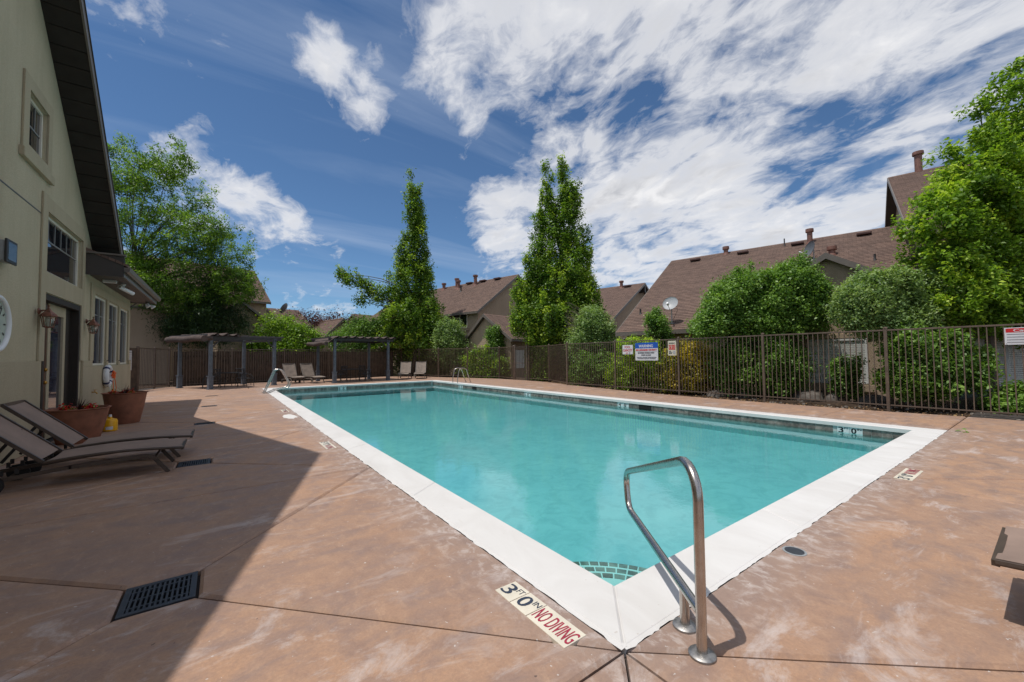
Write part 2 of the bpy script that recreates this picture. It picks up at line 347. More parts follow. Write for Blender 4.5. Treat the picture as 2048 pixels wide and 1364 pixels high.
def m_clear():
    k = new_mat('lantern_glass'); k.N.remove(k.p)
    tr = k.nd('ShaderNodeBsdfTransparent'); tr.inputs[0].default_value = (0.80, 0.82, 0.80, 1)
    gl = k.nd('ShaderNodeBsdfGlossy'); gl.inputs['Roughness'].default_value = 0.05
    mx = k.nd('ShaderNodeMixShader'); mx.inputs[0].default_value = 0.16
    k.L.new(tr.outputs[0], mx.inputs[1]); k.L.new(gl.outputs[0], mx.inputs[2]); k.L.new(mx.outputs[0], k.out.inputs[0])
m_clear()
# ------------------------------------------------------------------ mesh helpers
class MB:
    def __init__(s): s.v = []; s.f = []
    def add(s, vs_, fs):
        o = len(s.v); s.v.extend([tuple(map(float, p)) for p in vs_]); s.f.extend([tuple(i+o for i in f) for f in fs]); return s
    def box(s, c, d, rz=0.0, mat=None):
        x, y, z = d[0]/2, d[1]/2, d[2]/2
        P = [(-x,-y,-z),(x,-y,-z),(x,y,-z),(-x,y,-z),(-x,-y,z),(x,-y,z),(x,y,z),(-x,y,z)]
        if mat is not None: P = [tuple(mat @ Vector(p)) for p in P]
        elif rz:
            cz, sz = math.cos(rz), math.sin(rz); P = [(a*cz-b*sz, a*sz+b*cz, h) for a, b, h in P]
        return s.add([(a+c[0], b+c[1], h+c[2]) for a, b, h in P], [(0,3,2,1),(4,5,6,7),(0,1,5,4),(1,2,6,5),(2,3,7,6),(3,0,4,7)])
    def box2(s, a, b): return s.box([(a[i]+b[i])/2 for i in range(3)], [abs(b[i]-a[i]) for i in range(3)])
    def bar(s, p, q, w, h, up_=(0,0,1)):     # rectangular bar from p to q
        p, q = Vector(p), Vector(q); d = (q-p); L = d.length; d.normalize()
        u = Vector(up_); sx = d.cross(u)
        if sx.length < 1e-5: sx = d.cross(Vector((1,0,0)))
        sx.normalize(); uy = sx.cross(d)
        M = Matrix((sx, d, uy)).transposed()
        return s.box(tuple((p+q)/2), (w, L, h), mat=M)
    def prism(s, poly, z0, z1):
        n = len(poly); P = [(x, y, z0) for x, y in poly] + [(x, y, z1) for x, y in poly]
        return s.add(P, [tuple(range(n-1,-1,-1)), tuple(range(n,2*n))] + [(i,(i+1)%n,(i+1)%n+n,i+n) for i in range(n)])
    def extr(s, pts, dv):                     # planar polygon extruded along a vector
        n = len(pts); P = [tuple(p) for p in pts] + [tuple(np.array(p)+np.array(dv)) for p in pts]
        return s.add(P, [tuple(range(n-1,-1,-1)), tuple(range(n,2*n))] + [(i,(i+1)%n,(i+1)%n+n,i+n) for i in range(n)])
    def tube(s, path, r, n=10, closed=False, cap=True):
        path = [Vector(p) for p in path]; N = len(path); rs = r if hasattr(r, '__len__') else [r]*N
        base = len(s.v); prev = None
        for i, p in enumerate(path):
            a = path[(i-1) % N] if (closed or i > 0) else p; b = path[(i+1) % N] if (closed or i < N-1) else p
            t = (b-a); t = t.normalized() if t.length > 1e-9 else Vector((0,0,1))
            if prev is None:
                u = t.orthogonal().normalized()
            else:
                u = prev - t*prev.dot(t); u = u.normalized() if u.length > 1e-6 else t.orthogonal().normalized()
            prev = u; w = t.cross(u)
            for j in range(n):
                an = 2*math.pi*j/n; s.v.append(tuple(p + (u*math.cos(an)+w*math.sin(an))*rs[i]))
        for i in range(N if closed else N-1):
            for j in range(n):
                a = base+i*n+j; b = base+i*n+(j+1)%n; c = base+((i+1)%N)*n+(j+1)%n; d = base+((i+1)%N)*n+j
                s.f.append((a,b,c,d))
        if cap and not closed:
            s.f.append(tuple(base+j for j in range(n-1,-1,-1))); s.f.append(tuple(base+(N-1)*n+j for j in range(n)))
        return s
    def lathe(s, prof, n=24, c=(0,0,0), mat=None):
        base = len(s.v)
        for r, z in prof:
            for j in range(n):
                a = 2*math.pi*j/n; p = Vector((r*math.cos(a), r*math.sin(a), z))
                if mat is not None: p = mat @ p
                s.v.append((p.x+c[0], p.y+c[1], p.z+c[2]))
        for i in range(len(prof)-1):
            for j in range(n): s.f.append((base+i*n+j, base+i*n+(j+1)%n, base+(i+1)*n+(j+1)%n, base+(i+1)*n+j))
        s.f.append(tuple(base+j for j in range(n-1,-1,-1))); s.f.append(tuple(base+(len(prof)-1)*n+j for j in range(n)))
        return s
    def slab(s, poly, z0, z1, c=0.008):       # prism with a small chamfer round its top
        n = len(poly); area = sum(poly[i][0]*poly[(i+1)%n][1]-poly[(i+1)%n][0]*poly[i][1] for i in range(n))
        if area < 0: poly = poly[::-1]
        ins = offset(poly, c)
        P = [(x,y,z0) for x,y in poly] + [(x,y,z1-c*0.8) for x,y in poly] + [(x,y,z1) for x,y in ins]
        fs = [tuple(range(n-1,-1,-1)), tuple(range(2*n,3*n))]
        for i in range(n):
            j = (i+1)%n; fs += [(i,j,j+n,i+n), (i+n,j+n,j+2*n,i+2*n)]
        return s.add(P, fs)
    def mesh(s, name, off=(0,0,0)):
        me = bpy.data.meshes.new(name); o = off
        me.from_pydata([(a-o[0], b-o[1], c-o[2]) for a,b,c in s.v], [], s.f); me.update(); return me
def offset(poly, c):
    n = len(poly); out = []
    for i in range(n):
        p0, p, p1 = [Vector((q[0], q[1])) for q in (poly[i-1], poly[i], poly[(i+1)%n])]
        d0 = (p-p0).normalized(); d1 = (p1-p).normalized(); n0 = Vector((-d0.y, d0.x)); n1 = Vector((-d1.y, d1.x))
        b = n0+n1; k = max(b.dot(n0), 0.3); q = p + b*(c/k); out.append((q.x, q.y))
    return out
def link(name, me, mat, parent=None, smooth=False, bev=0.0, off=(0,0,0)):
    if mat is not None and len(me.materials) == 0: me.materials.append(MATS[mat])
    o = bpy.data.objects.new(name, me); COL.objects.link(o); o.parent = parent
    if parent is None: o.location = off
    if smooth:
        me.polygons.foreach_set('use_smooth', [True]*len(me.polygons))
        try: me.set_sharp_from_angle(angle=math.radians(40))
        except Exception: pass
    if bev:
        b = o.modifiers.new('bevel', 'BEVEL'); b.width = bev; b.segments = 2; b.limit_method = 'ANGLE'; b.angle_limit = math.radians(40)
    return o
def tag(o, label, cat, group=None):
    o['label'] = label; o['category'] = cat
    if group: o['group'] = group
    return o
def thing(name, label, cat, loc=(0,0,0), rz=0.0, group=None):
    o = bpy.data.objects.new(name, None); COL.objects.link(o); o.location = tuple(map(float, loc)); o.rotation_euler = (0,0,rz); o.empty_display_size = 0.2
    return tag(o, label, cat, group)
def part(parent, name, mb, mat, smooth=False, bev=0.0, world_=True):
    """mesh in world coordinates under an unrotated thing (world_), or in the thing's own coordinates"""
    off = (0,0,0)
    if world_:
        p = parent; off = Vector((0,0,0))
        while p is not None: off += p.location; p = p.parent
    return link(name, mb.mesh(name, off), mat, parent, smooth, bev)
def struct(name, mb, mat, smooth=False):
    o = link(name, mb.mesh(name), mat, None, smooth); o['kind'] = 'structure'; return o
def copy_tree(o, parent=None):
    c = o.copy(); COL.objects.link(c); c.parent = parent
    for ch in list(o.children): copy_tree(ch, c)
    return c
_txt = {}
def text_geo(txt):
    if txt in _txt: return _txt[txt]
    cu = bpy.data.curves.new('tmp', 'FONT'); cu.body = txt; cu.align_x = 'LEFT'; cu.resolution_u = 3
    ob = bpy.data.objects.new('tmp', cu); COL.objects.link(ob)
    dg = bpy.context.evaluated_depsgraph_get(); dg.update(); me = ob.evaluated_get(dg).to_mesh()
    v = np.array([tuple(q.co) for q in me.vertices]); f = [tuple(p.vertices) for p in me.polygons]
    ob.evaluated_get(dg).to_mesh_clear(); bpy.data.objects.remove(ob); bpy.data.curves.remove(cu)
    v[:, 0] -= v[:, 0].min(); v[:, 1] -= v[:, 1].min(); v[:, 2] = 0
    _txt[txt] = (v, f); return v, f
def text(mb, txt, org, ux, uy, w, h, bold=0.0):   # text filling the rectangle w x h at org (lower left)
    v, f = text_geo(txt); sx = w/max(v[:,0].max(), 1e-6); sy = h/max(v[:,1].max(), 1e-6)
    ux, uy, org = np.array(ux, float), np.array(uy, float), np.array(org, float); nz = np.cross(ux, uy)
    for i, dx in enumerate([0.0] if not bold else [-bold, 0.0, bold]):
        P = org + np.outer(v[:,0]*sx+dx, ux) + np.outer(v[:,1]*sy, uy) + nz*(0.0003*i)
        mb.add(P, f)
# ------------------------------------------------------------------ foliage helpers
def leaf_cloud(centers, per, spread, size, seed, tint=(0.5, 0.22), up_bias=0.5, aspect=0.55, flat=1.0, droop=0.25):
    rng = np.random.default_rng(seed); C = np.repeat(np.asarray(centers)[:, :3], per, axis=0); n = len(C)
    T = np.repeat(np.clip(rng.normal(tint[0], tint[1], len(centers)), 0, 1), per)
    sp = rng.normal(0, 1, (n, 3)) * (np.repeat(np.broadcast_to(spread, len(centers)), per)[:, None]); sp[:, 2] *= flat
    P = C + sp
    N_ = rng.normal(0, 1, (n, 3)); N_[:, 2] = np.abs(N_[:, 2]) + up_bias; N_ += 0.5*sp/(np.linalg.norm(sp, axis=1, keepdims=True)+1e-6); N_ /= np.linalg.norm(N_, axis=1, keepdims=True)
    A = rng.normal(0, 1, (n, 3)); A[:, 2] -= droop; A -= N_*(A*N_).sum(1, keepdims=True); A /= np.linalg.norm(A, axis=1, keepdims=True)
    B = np.cross(N_, A); s = size*rng.uniform(0.6, 1.35, n)[:, None]
    V = np.empty((n, 4, 3)); V[:, 0] = P-A*s*0.5; V[:, 1] = P+B*s*aspect*0.5+N_*s*0.06; V[:, 2] = P+A*s*0.5-N_*s*0.10; V[:, 3] = P-B*s*aspect*0.5+N_*s*0.06
    T = np.clip(T + rng.normal(0, 0.12, n), 0, 1)
    return V.reshape(-1, 3), T
def leaf_mesh(name, V, T, off):
    n = len(T); me = bpy.data.meshes.new(name); me.vertices.add(4*n); me.vertices.foreach_set('co', (V - np.array(off)).astype(np.float32).ravel())
    me.loops.add(4*n); me.loops.foreach_set('vertex_index', np.arange(4*n, dtype=np.int32))
    me.polygons.add(n); me.polygons.foreach_set('loop_start', np.arange(0, 4*n, 4, dtype=np.int32)); me.polygons.foreach_set('loop_total', np.full(n, 4, dtype=np.int32))
    a = me.attributes.new('tint', 'FLOAT', 'FACE'); a.data.foreach_set('value', T.astype(np.float32)); me.update(calc_edges=True); return me
def blob_px(px, py, rx, ry, depth, rd=None):      # ellipsoid from a pixel outline at a depth
    c = atd(px, py, depth); k = 1.0/math.sqrt(1+((px-CX)/F)**2)
    sx = rx*depth/F*(0.35+0.65*k); sz = ry*depth/F
    return (c[0], c[1], c[2], sx, rd if rd else min(sx, sz*1.2), sz)
FWD = np.array([R[0,2], R[1,2]]); FWD /= np.linalg.norm(FWD); RGT = np.array([FWD[1], -FWD[0]])
def clumps(blobs, n, seed, shell=0.45, zmin=-9):
    rng = np.random.default_rng(seed); vol = np.array([b[3]*b[4]*b[5] for b in blobs])**0.72; idx = rng.choice(len(blobs), n, p=vol/vol.sum())
    u = rng.normal(0, 1, (n, 3)); u /= np.linalg.norm(u, axis=1, keepdims=True); r = (shell**3 + (1-shell**3)*rng.random(n))**(1/3)
    r *= 1 + 0.13*rng.normal(0, 1, n); st = rng.random(n) < 0.10; r[st] *= rng.uniform(1.05, 1.28, st.sum())
    B = np.array(blobs)[idx]; q = u*r[:, None]
    P = B[:, :3].copy(); P[:, :2] += np.outer(q[:, 0]*B[:, 3], RGT)[:, :2] + np.outer(q[:, 1]*B[:, 4], FWD)[:, :2] if False else (q[:, 0]*B[:, 3])[:, None]*RGT + (q[:, 1]*B[:, 4])[:, None]*FWD
    P[:, 2] += q[:, 2]*B[:, 5]
    return P[P[:, 2] > zmin]
def limb(mb, p, q, r0, r1, rng, sag=0.12, seg=6):
    p, q = np.array(p, float), np.array(q, float); L = np.linalg.norm(q-p); pts = []; rs = []
    off = rng.normal(0, 0.06*L, 3)
    for i in range(seg+1):
        t = i/seg; c = p*(1-t)+q*t; c = c + off*math.sin(math.pi*t); c[2] += sag*L*math.sin(math.pi*t)*0.5
        pts.append(c); rs.append(r0*(1-t)+r1*t)
    mb.tube(pts, rs, 7); return pts
def outside_fences(P):
    """foliage keeps to its own side of the pool fences and out of the long house"""
    x, y, z = P[:, 0], P[:, 1], P[:, 2]; low = z < 2.12
    bad = low & (y < 13.1) & (x < 12.07) & (x > 9)
    bad |= low & (y >= 13.1) & (y < 18.5) & (x < 12.1+0.42*np.clip(y-13.0, 0, 2.6)+0.12) & (x > 9)
    bad |= low & (y >= 18.5) & (y < 20.3) & (x < 13.08) & (x > 9)
    bad |= low & (y >= 20.3) & (x > 9.75) & (x < 13.2) & (x < 13.1-0.436*(y-20.2)+0.12)
    bad |= low & (x <= 9.75) & (x > -3.9) & (y < 26.55+(x+3.8)*0.19+0.32)
    bad |= (x*E1[0]+y*E1[1] > 16.25) & (x*E2[0]+y*E2[1] < 7.2) & (z < 2.45) & (x > 12)
    return ~bad
def tree(name, label, base, top_z, r, blobs, nclump, per, spread, size, mat, seed, tint=(0.5, 0.22), shell=0.4, cat='tree', group=None, nlimb=26, aspect=0.55,
         bark='bark', flat=1.0, zmin=0.05, extra=None, up_bias=0.5, droop=0.25, fork=0.35, sprig=None):
    rng = np.random.default_rng(seed+1); base = np.array(base, float)
    t = thing(name, label, cat, base, 0, group)
    C = clumps(blobs, nclump, seed, shell, zmin)
    if extra is not None: C = np.vstack([C, extra])
    V, T = leaf_cloud(C, per, spread, size, seed, tint, up_bias, aspect, flat, droop); C = C[outside_fences(C)]
    if sprig:
        ns, ln, wd = sprig; cen = np.average(np.array(blobs)[:, :3], axis=0); rel = C - cen; out = np.linalg.norm(rel/np.array([1, 1, 1.2]), axis=1) + 0.5*np.maximum(rel[:, 2], 0)
        pick = C[rng.choice(np.argsort(out)[-int(len(C)*0.55):], ns, replace=False)]; S = []
        for c in pick:
            dv = np.append((c-cen)[:2]/(np.linalg.norm((c-cen)[:2])+1e-6)*rng.uniform(0.05, wd), 1.0); dv /= np.linalg.norm(dv); L_ = ln*rng.uniform(0.5, 1.25)
            for f_ in np.linspace(0.15, 1, 6): S.append(c + dv*L_*f_ + rng.normal(0, 0.02, 3))
        V2, T2 = leaf_cloud(np.array(S), 9, size*0.55, size*0.95, seed+9, (min(tint[0]+0.12, 1), tint[1]), up_bias, aspect, 1.0, droop); V = np.vstack([V, V2]); T = np.concatenate([T, T2])
    keep = V.reshape(-1, 4, 3)[:, :, 2].min(1) > base[2]-0.02
    keep &= outside_fences(V.reshape(-1, 4, 3).mean(1))
    V = V.reshape(-1, 4, 3)[keep].reshape(-1, 3); T = T[keep]
    mb = MB(); tp = np.array([base[0]+rng.normal(0, .1), base[1]+rng.normal(0, .1), top_z])
    tr = limb(mb, base-(0,0,0.05), tp, r, r*0.28, rng, 0.0, 9)
    sel = C[rng.choice(len(C), min(nlimb, len(C)), replace=False)]
    for q in sel:
        zt = min(max(fork*top_z + (1-fork)*q[2]*0.75 - 0.12*np.linalg.norm(q[:2]-base[:2]), base[2]+0.15), top_z)
        a = (zt-base[2])/max(top_z-base[2], 0.1); i = int(round(a*9)); p = tr[min(max(i, 0), 9)]
        limb(mb, p, q, r*0.42*(1-0.6*a), max(r*0.06, 0.006), rng, 0.10)
    part(t, 'trunk', mb, bark, smooth=True)
    link('crown', leaf_mesh('crown', V, T, base), mat, t)
    return t
def bush(name, label, blobs, nclump, per, spread, size, mat, seed, group=None, **kw):
    b0 = min(blobs, key=lambda b: b[2]-b[5]); gx, gy = np.mean([b[0] for b in blobs]), np.mean([b[1] for b in blobs]); zb = kw.pop('zb', -0.05)
    tz = max(b[2] for b in blobs)
    return tree(name, label, (gx, gy, zb), tz, kw.pop('r', 0.05), blobs, nclump, per, spread, size, mat, seed, cat=kw.pop('cat', 'shrub'), group=group, nlimb=kw.pop('nlimb', 18), fork=0.1, sprig=kw.pop('sprig', (40, 0.22, 0.7)), **kw)
# ================================================================== SETTING
WATER = -0.195
# ground sheet with the pool cut out, reaching the horizon
g_ = MB(); big = 900
for (x0, y0, x1, y1) in ((-big,-big,0.02,big), (PW-0.02,-big,big,big), (0.02,-big,PW-0.02,0.02), (0.02,PL-0.02,PW-0.02,big)):
    g_.add([(x0,y0,-0.075),(x1,y0,-0.075),(x1,y1,-0.075),(x0,y1,-0.075)], [(0,1,2,3)])
struct('ground', g_, 'soil')
# ---- deck slabs
deck_root = MB(); deck_root.prism([(-7,-6),(0,-6),(0,27),(-7,27)], -0.072, -0.045)
deck_root.prism([(0,-6),(14,-6),(14,0),(0,0)], -0.0715, -0.045); 
deck = struct('pool_deck', deck_root, 'subgrade')
def slab(poly, chamfer=0.020, gap=0.0065, z1=0.0):
    n = len(poly); ar = sum(poly[i][0]*poly[(i+1)%n][1]-poly[(i+1)%n][0]*poly[i][1] for i in range(n))
    if ar < 0: poly = poly[::-1]
    b = MB(); b.slab(offset(poly, gap), -0.06, z1, chamfer); link('concrete_slab', b.mesh('concrete_slab'), 'stained_concrete', deck)
XW = -4.1                              # clubhouse wall plane
DX0, DX1, DH = -2.095, -1.72, 0.19
drains = [2.03, 5.88, 10.12, 14.2, 18.4]
bays = [0.0, 4.12, 8.05, 12.18, 16.3, 20.45]
def bay_quads(x0, x1, y0, y1, dx0, dx1, dy0, dy1):
    slab([(x0,y0),(x1,y0),(dx1,dy0),(dx0,dy0)]); slab([(x1,y0),(x1,y1),(dx1,dy1),(dx1,dy0)])
    slab([(x1,y1),(x0,y1),(dx0,dy1),(dx1,dy1)]); slab([(x0,y1),(x0,y0),(dx0,dy0),(dx0,dy1)])
for i, yc in enumerate(drains):
    bay_quads(-5.0 if i == 4 else XW+0.02, 0.0, bays[i], bays[i+1], DX0, DX1, yc-DH, yc+DH)
# near side of the deck, same pattern turned along the short side
for x0, x1, xc in ((0.0, 4.45, 2.22), (4.45, 9.08, 6.75)):
    bay_quads(x0, x1, -4.2, 0.0, xc-0.19, xc+0.19, -2.11, -1.75)
slab([(XW+0.02,0.0),(XW+0.02,-4.2),(-1.93,-1.93),(0,0)]); slab([(XW+0.02,-4.2),(0,-4.2),(0,0),(-1.93,-1.93)])
slab([(PW,-4.2),(12.0,-4.2),(11.66,0),(PW,0)])
edge = [(11.66,0),(11.42,1.5),(11.30,3.2),(11.26,5.2),(11.28,7.7),(11.5,9.3),(11.75,10.6),(12.1,12.6),(12.6,14.6),(12.85,16.2),(12.8,18),(12.72,20)]
def edge_at(y):
    for (xa,ya),(xb,yb) in zip(edge, edge[1:]):
        if ya <= y <= yb: return xa+(xb-xa)*(y-ya)/(yb-ya)
    return edge[-1][0]
cuts = [0.0, 2.0, 6.05, 10.1, 14.15, 18.2, 20.0]
for a, b in zip(cuts, cuts[1:]):
    ys = [a] + [y for _, y in edge if a+0.05 < y < b-0.05] + [b]
    slab([(PW,a)] + [(edge_at(y), y) for y in ys] + [(PW,b)])
# back of the deck up to the far fence (the far boundary is turned 14 degrees)
bx = lambda x: 26.55 + (x+3.8)*0.19
slab([(PW,20.0),(12.72,20.0),(11.0,24.3),(9.6,bx(9.6)-0.15),(PW,bx(PW)-0.15)])
slab([(-5.0,20.45),(0.0,20.45),(0,PL),(-0.53,PL+0.3),(-0.53,bx(-0.53)-0.25),(-3.9,bx(-3.9)-0.25),(-5.0,23.0)])
for xa, xb in ((-0.53,4.45),(4.45,PW)):
    slab([(max(xa,0) if xa < 0 else xa, PL),(xb,PL),(xb,bx(xb)-0.25),(xa,bx(xa)-0.25)] + ([(xa,PL+0.3)] if xa < 0 else []))
# ---- pool basin
IX0, IX1, IY0, IY1 = CW, PW-CW, CW, PL-CW
pb = MB(); zn, zf = -0.52, -0.62
pb.add([(IX0,IY0,-0.07),(IX1,IY0,-0.07),(IX1,IY1,-0.07),(IX0,IY1,-0.07),(IX0,IY0,zn),(IX1,IY0,zn),(IX1,IY1,zf),(IX0,IY1,zf)],
       [(0,4,5,1),(1,5,6,2),(2,6,7,3),(3,7,4,0),(4,7,6,5)])
basin = struct('pool_basin', pb, 'pool_plaster'); basin['label'] = 'rectangular swimming pool with pale plaster walls and floor'
# coping: four mitred lengths, each cast in shorter pieces
def coping_piece(poly):
    b = MB(); b.slab(offset(poly, 0.0004) if True else poly, -0.075, 0.006, 0.012); return link('coping_stone', b.mesh('coping_stone'), 'white_painted_coping', basin, bev=0)
ov = 0.03
def strip(p0, p1, q0, q1, n):     # outer edge p0-p1, inner q0-q1
    for i in range(n):
        t0, t1 = i/n, (i+1)/n
        L_ = lambda a, b, t: (a[0]+(b[0]-a[0])*t, a[1]+(b[1]-a[1])*t)
        coping_piece([L_(p0,p1,t0), L_(p0,p1,t1), L_(q0,q1,t1), L_(q0,q1,t0)])
oA, oB, oC, oD = (0,0),(PW,0),(PW,PL),(0,PL)
iA, iB, iC, iD = (IX0+ov,IY0+ov),(IX1-ov,IY0+ov),(IX1-ov,IY1-ov),(IX0+ov,IY1-ov)
def rough_edge(p0, p1, nseg, seed, outn):       # hand-painted ragged outer edge of the coating on the deck
    rng = np.random.default_rng(seed); b = MB(); p0, p1 = np.array(p0), np.array(p1); outn = np.array(outn)
    w = np.abs(np.convolve(rng.normal(0, 1, nseg+9), np.ones(5)/5, 'same')[4:4+nseg+1])*0.018 + 0.012
    for i in range(nseg):
        a, c = p0+(p1-p0)*i/nseg, p0+(p1-p0)*(i+1)/nseg
        b.add([(*(a-outn*0.02),0.0045),(*(c-outn*0.02),0.0045),(*(c+outn*w[i+1]),0.0012),(*(a+outn*w[i]),0.0012)], [(0,1,2,3)])
    link('paint_edge', b.mesh('paint_edge'), 'white_painted_coping', basin)
strip(oD, oA, iD, iA, 8); strip(oA, oB, iA, iB, 4); strip(oB, oC, iB, iC, 8); strip(oC, oD, iC, iD, 4)
rough_edge(oA, oD, 520, 3, (-1,0)); rough_edge(oA, oB, 330, 4, (0,-1)); rough_edge(oB, oC, 260, 5, (1,0))
# waterline tiles on the two walls that face the camera, with grout behind
gr = MB(); gr.box2((IX1-0.006,IY0,-0.30),(IX1-0.001,IY1,-0.07)); gr.box2((IX0,IY1-0.006,-0.30),(IX1,IY1-0.001,-0.07)); gr.box2((IX0+0.001,IY0,-0.30),(IX0+0.006,IY1,-0.07)); gr.box2((IX0,IY0+0.001,-0.30),(IX1,IY0+0.006,-0.07))
link('tile_grout', gr.mesh('tile_grout'), 'grout', basin)
TS = 0.1524
tm = []
for mt in ('pool_tile_a','pool_tile_b'):
    b = MB(); b.box((0,0,0),(0.008, TS-0.006, TS-0.006)); me = b.mesh('waterline_tile'); me.materials.append(MATS[mt]); tm.append(me)
marks_r = [1.30, 6.95, 11.9, 17.6]
def put_tile(loc, rz):
    o = bpy.data.objects.new('waterline_tile', random.choice(tm)); COL.objects.link(o); o.parent = basin; o.location = loc; o.rotation_euler = (0,0,rz)
n = int((IY1-IY0)/TS)
for i in range(n):
    y = IY0+TS*(i+0.5)
    if any(abs(y-mk) < TS*1.4 for mk in marks_r): continue
    put_tile((IX1-0.008, y, -0.07-TS/2-0.004), 0)
n = int((IX1-IX0)/TS)
for i in range(n):
    x = IX0+TS*(i+0.5)
    if abs(x-3.55) < TS*1.4: continue
    put_tile((x, IY1-0.008, -0.07-TS/2-0.004), math.pi/2)
def band_marker(y, a, b_, label):
    t = thing('waterline_depth_marker', label, 'depth marker', (IX1-0.008, y, -0.15))
    for j, (big_, sm) in enumerate(((a,'FT'),(b_,'IN'))):
        yy = y + TS*1.35*(0.5-j)
        q = MB(); q.box((IX1-0.009, yy, -0.07-TS/2-0.004),(0.010, TS*1.35-0.006, TS-0.006)); pt = part(t, 'tile', q, 'marker_white')
        q = MB(); text(q, big_, (IX1-0.0155, yy+0.075, -0.07-0.128), (0,-1,0),(0,0,1), 0.075, 0.105, 0.006); text(q, sm, (IX1-0.0155, yy-0.02, -0.07-0.06), (0,-1,0),(0,0,1), 0.062, 0.040, 0.002)
        part(pt, 'lettering', q, 'marker_black')
for y, a, lab in zip(marks_r, '3456', ('white waterline tiles reading 3 FT 0 IN by the coping corner','white waterline tiles reading 4 FT 0 IN under the WARNING and 911 signs','white waterline tiles reading 5 FT 0 IN under the fence bend','distant white depth tiles in waterline band below the looped ladder rails')):
    band_marker(y, '5' if a == '6' else a, '0', lab)
t = thing('waterline_depth_marker', 'white depth tiles in waterline band on pool end wall before pergola', 'depth marker', (3.55, IY1-0.008, -0.15))
for j, (bg, sm) in enumerate((('5','FT'),('0','IN'))):
    xx = 3.55 + TS*1.35*(j-0.5)
    q = MB(); q.box((xx, IY1-0.009, -0.07-TS/2-0.004),(TS*1.35-0.006, 0.010, TS-0.006)); pt = part(t, 'tile', q, 'marker_white')
    q = MB(); text(q, bg, (xx-0.075, IY1-0.0155, -0.198), (1,0,0),(0,0,1), 0.075, 0.105, 0.006); text(q, sm, (xx+0.02, IY1-0.0155, -0.13), (1,0,0),(0,0,1), 0.062, 0.04, 0.002); part(pt, 'lettering', q, 'marker_black')
# skimmer mouths in the right-hand wall
for y in (6.15, 16.2):
    q = MB(); q.box2((IX1-0.014,y-0.22,-0.235),(IX1-0.004,y+0.22,-0.085)); o = link('skimmer_mouth', q.mesh('skimmer_mouth'), 'drain_void', basin)
# corner steps, quarter rounds with tiled nosing
STEPS = ((0.64,-0.245),(0.90,-0.335),(1.14,-0.41))
def arc(r0, r1, a0, a1, z0, z1, n=10):
    b = MB(); P = []
    for i in range(n+1):
        a = a0+(a1-a0)*i/n; P.append((IX0+r1*math.cos(a), IY0+r1*math.sin(a)))
    for i in range(n, -1, -1):
        a = a0+(a1-a0)*i/n; P.append((IX0+r0*math.cos(a), IY0+r0*math.sin(a)))
    if r0 <= 0: P = P[:n+2]
    return b.prism(P, z0, z1)
for j, (r, z) in enumerate(STEPS):
    st = link('pool_step', arc(0, r, 0, math.pi/2, -0.53, z, 20).mesh('pool_step'), 'step_plaster', basin)
    nt = int(r*math.pi/2/0.085)
    for i in range(nt):
        a0 = math.pi/2*i/nt+0.006/r; a1 = math.pi/2*(i+1)/nt-0.006/r
        b = arc(r-0.055, r+0.004, a0, a1, z-0.03, z+0.004, 2); link('nosing_tile', b.mesh('nosing_tile'), random.choice(('step_tile_a','step_tile_b')), st)
w = MB(); w.add([(IX0,IY0,WATER),(IX1,IY0,WATER),(IX1,IY1,WATER),(IX0,IY1,WATER)], [(0,1,2,3)])
struct('pool_water', w, 'pool_water')

# ================================================================== CLUBHOUSE
RY, RZ, SL = 6.1, 9.36, 0.918         # ridge position and height at the wall, slope of the gable
ch = thing('clubhouse', 'tall sage stucco clubhouse with steep dark soffit gable over the pool deck', 'building', (XW, 6.0, 0))
def gtop(y): return RZ - SL*abs(y-RY)
holes = [(7.955,8.80,4.795,5.655), (8.965,11.055,2.985,4.01), (8.90,11.08,0.0,2.61), (12.2,13.43,1.32,3.01), (13.70,14.94,1.32,3.01), (15.20,16.44,1.32,3.01)]
YN, YF, LOWZ = -1.8, 16.85, 3.42
def wtop(y): return max(gtop(y), LOWZ) if y <= 12.6 else LOWZ
def wall_pieces(holes, ya, yb, topf, x0, x1, brk):
    b = MB(); ys = sorted(set([ya, yb] + [h[0] for h in holes] + [h[1] for h in holes] + brk))
    ys = [y for y in ys if ya <= y <= yb]
    for y0, y1 in zip(ys, ys[1:]):
        hs = sorted([h for h in holes if h[0] <= y0+1e-6 and h[1] >= y1-1e-6], key=lambda h: h[2]); z = 0.0
        for h in hs:
            if h[2] > z+1e-6: b.extr([(x0,y0,z),(x0,y1,z),(x0,y1,h[2]),(x0,y0,h[2])], (x1-x0,0,0))
            z = h[3]
        b.extr([(x0,y0,z),(x0,y1,z),(x0,y1,topf(y1-1e-6)),(x0,y0,topf(y0+1e-6))], (x1-x0,0,0))
    return b
part(ch, 'wall', wall_pieces(holes, YN, YF, wtop, XW, XW-0.22, [RY, RY-(RZ-LOWZ)/SL, RY+(RZ-LOWZ)/SL]), 'sage_stucco')
q = MB(); q.box2((XW-8,YF-0.2,0),(XW-0.221,YF,LOWZ)); q.box2((XW-8,YN,0),(XW-0.221,YN+0.2,LOWZ)); q.box2((XW-8.2,YN,0),(XW-8,YF,LOWZ)); part(ch, 'side_wall', q, 'sage_stucco')
q = MB(); q.box2((XW-1.6,YN+0.3,0.01),(XW-1.5,YF-0.3,6.2)); part(ch, 'interior_partition', q, 'door_dark')
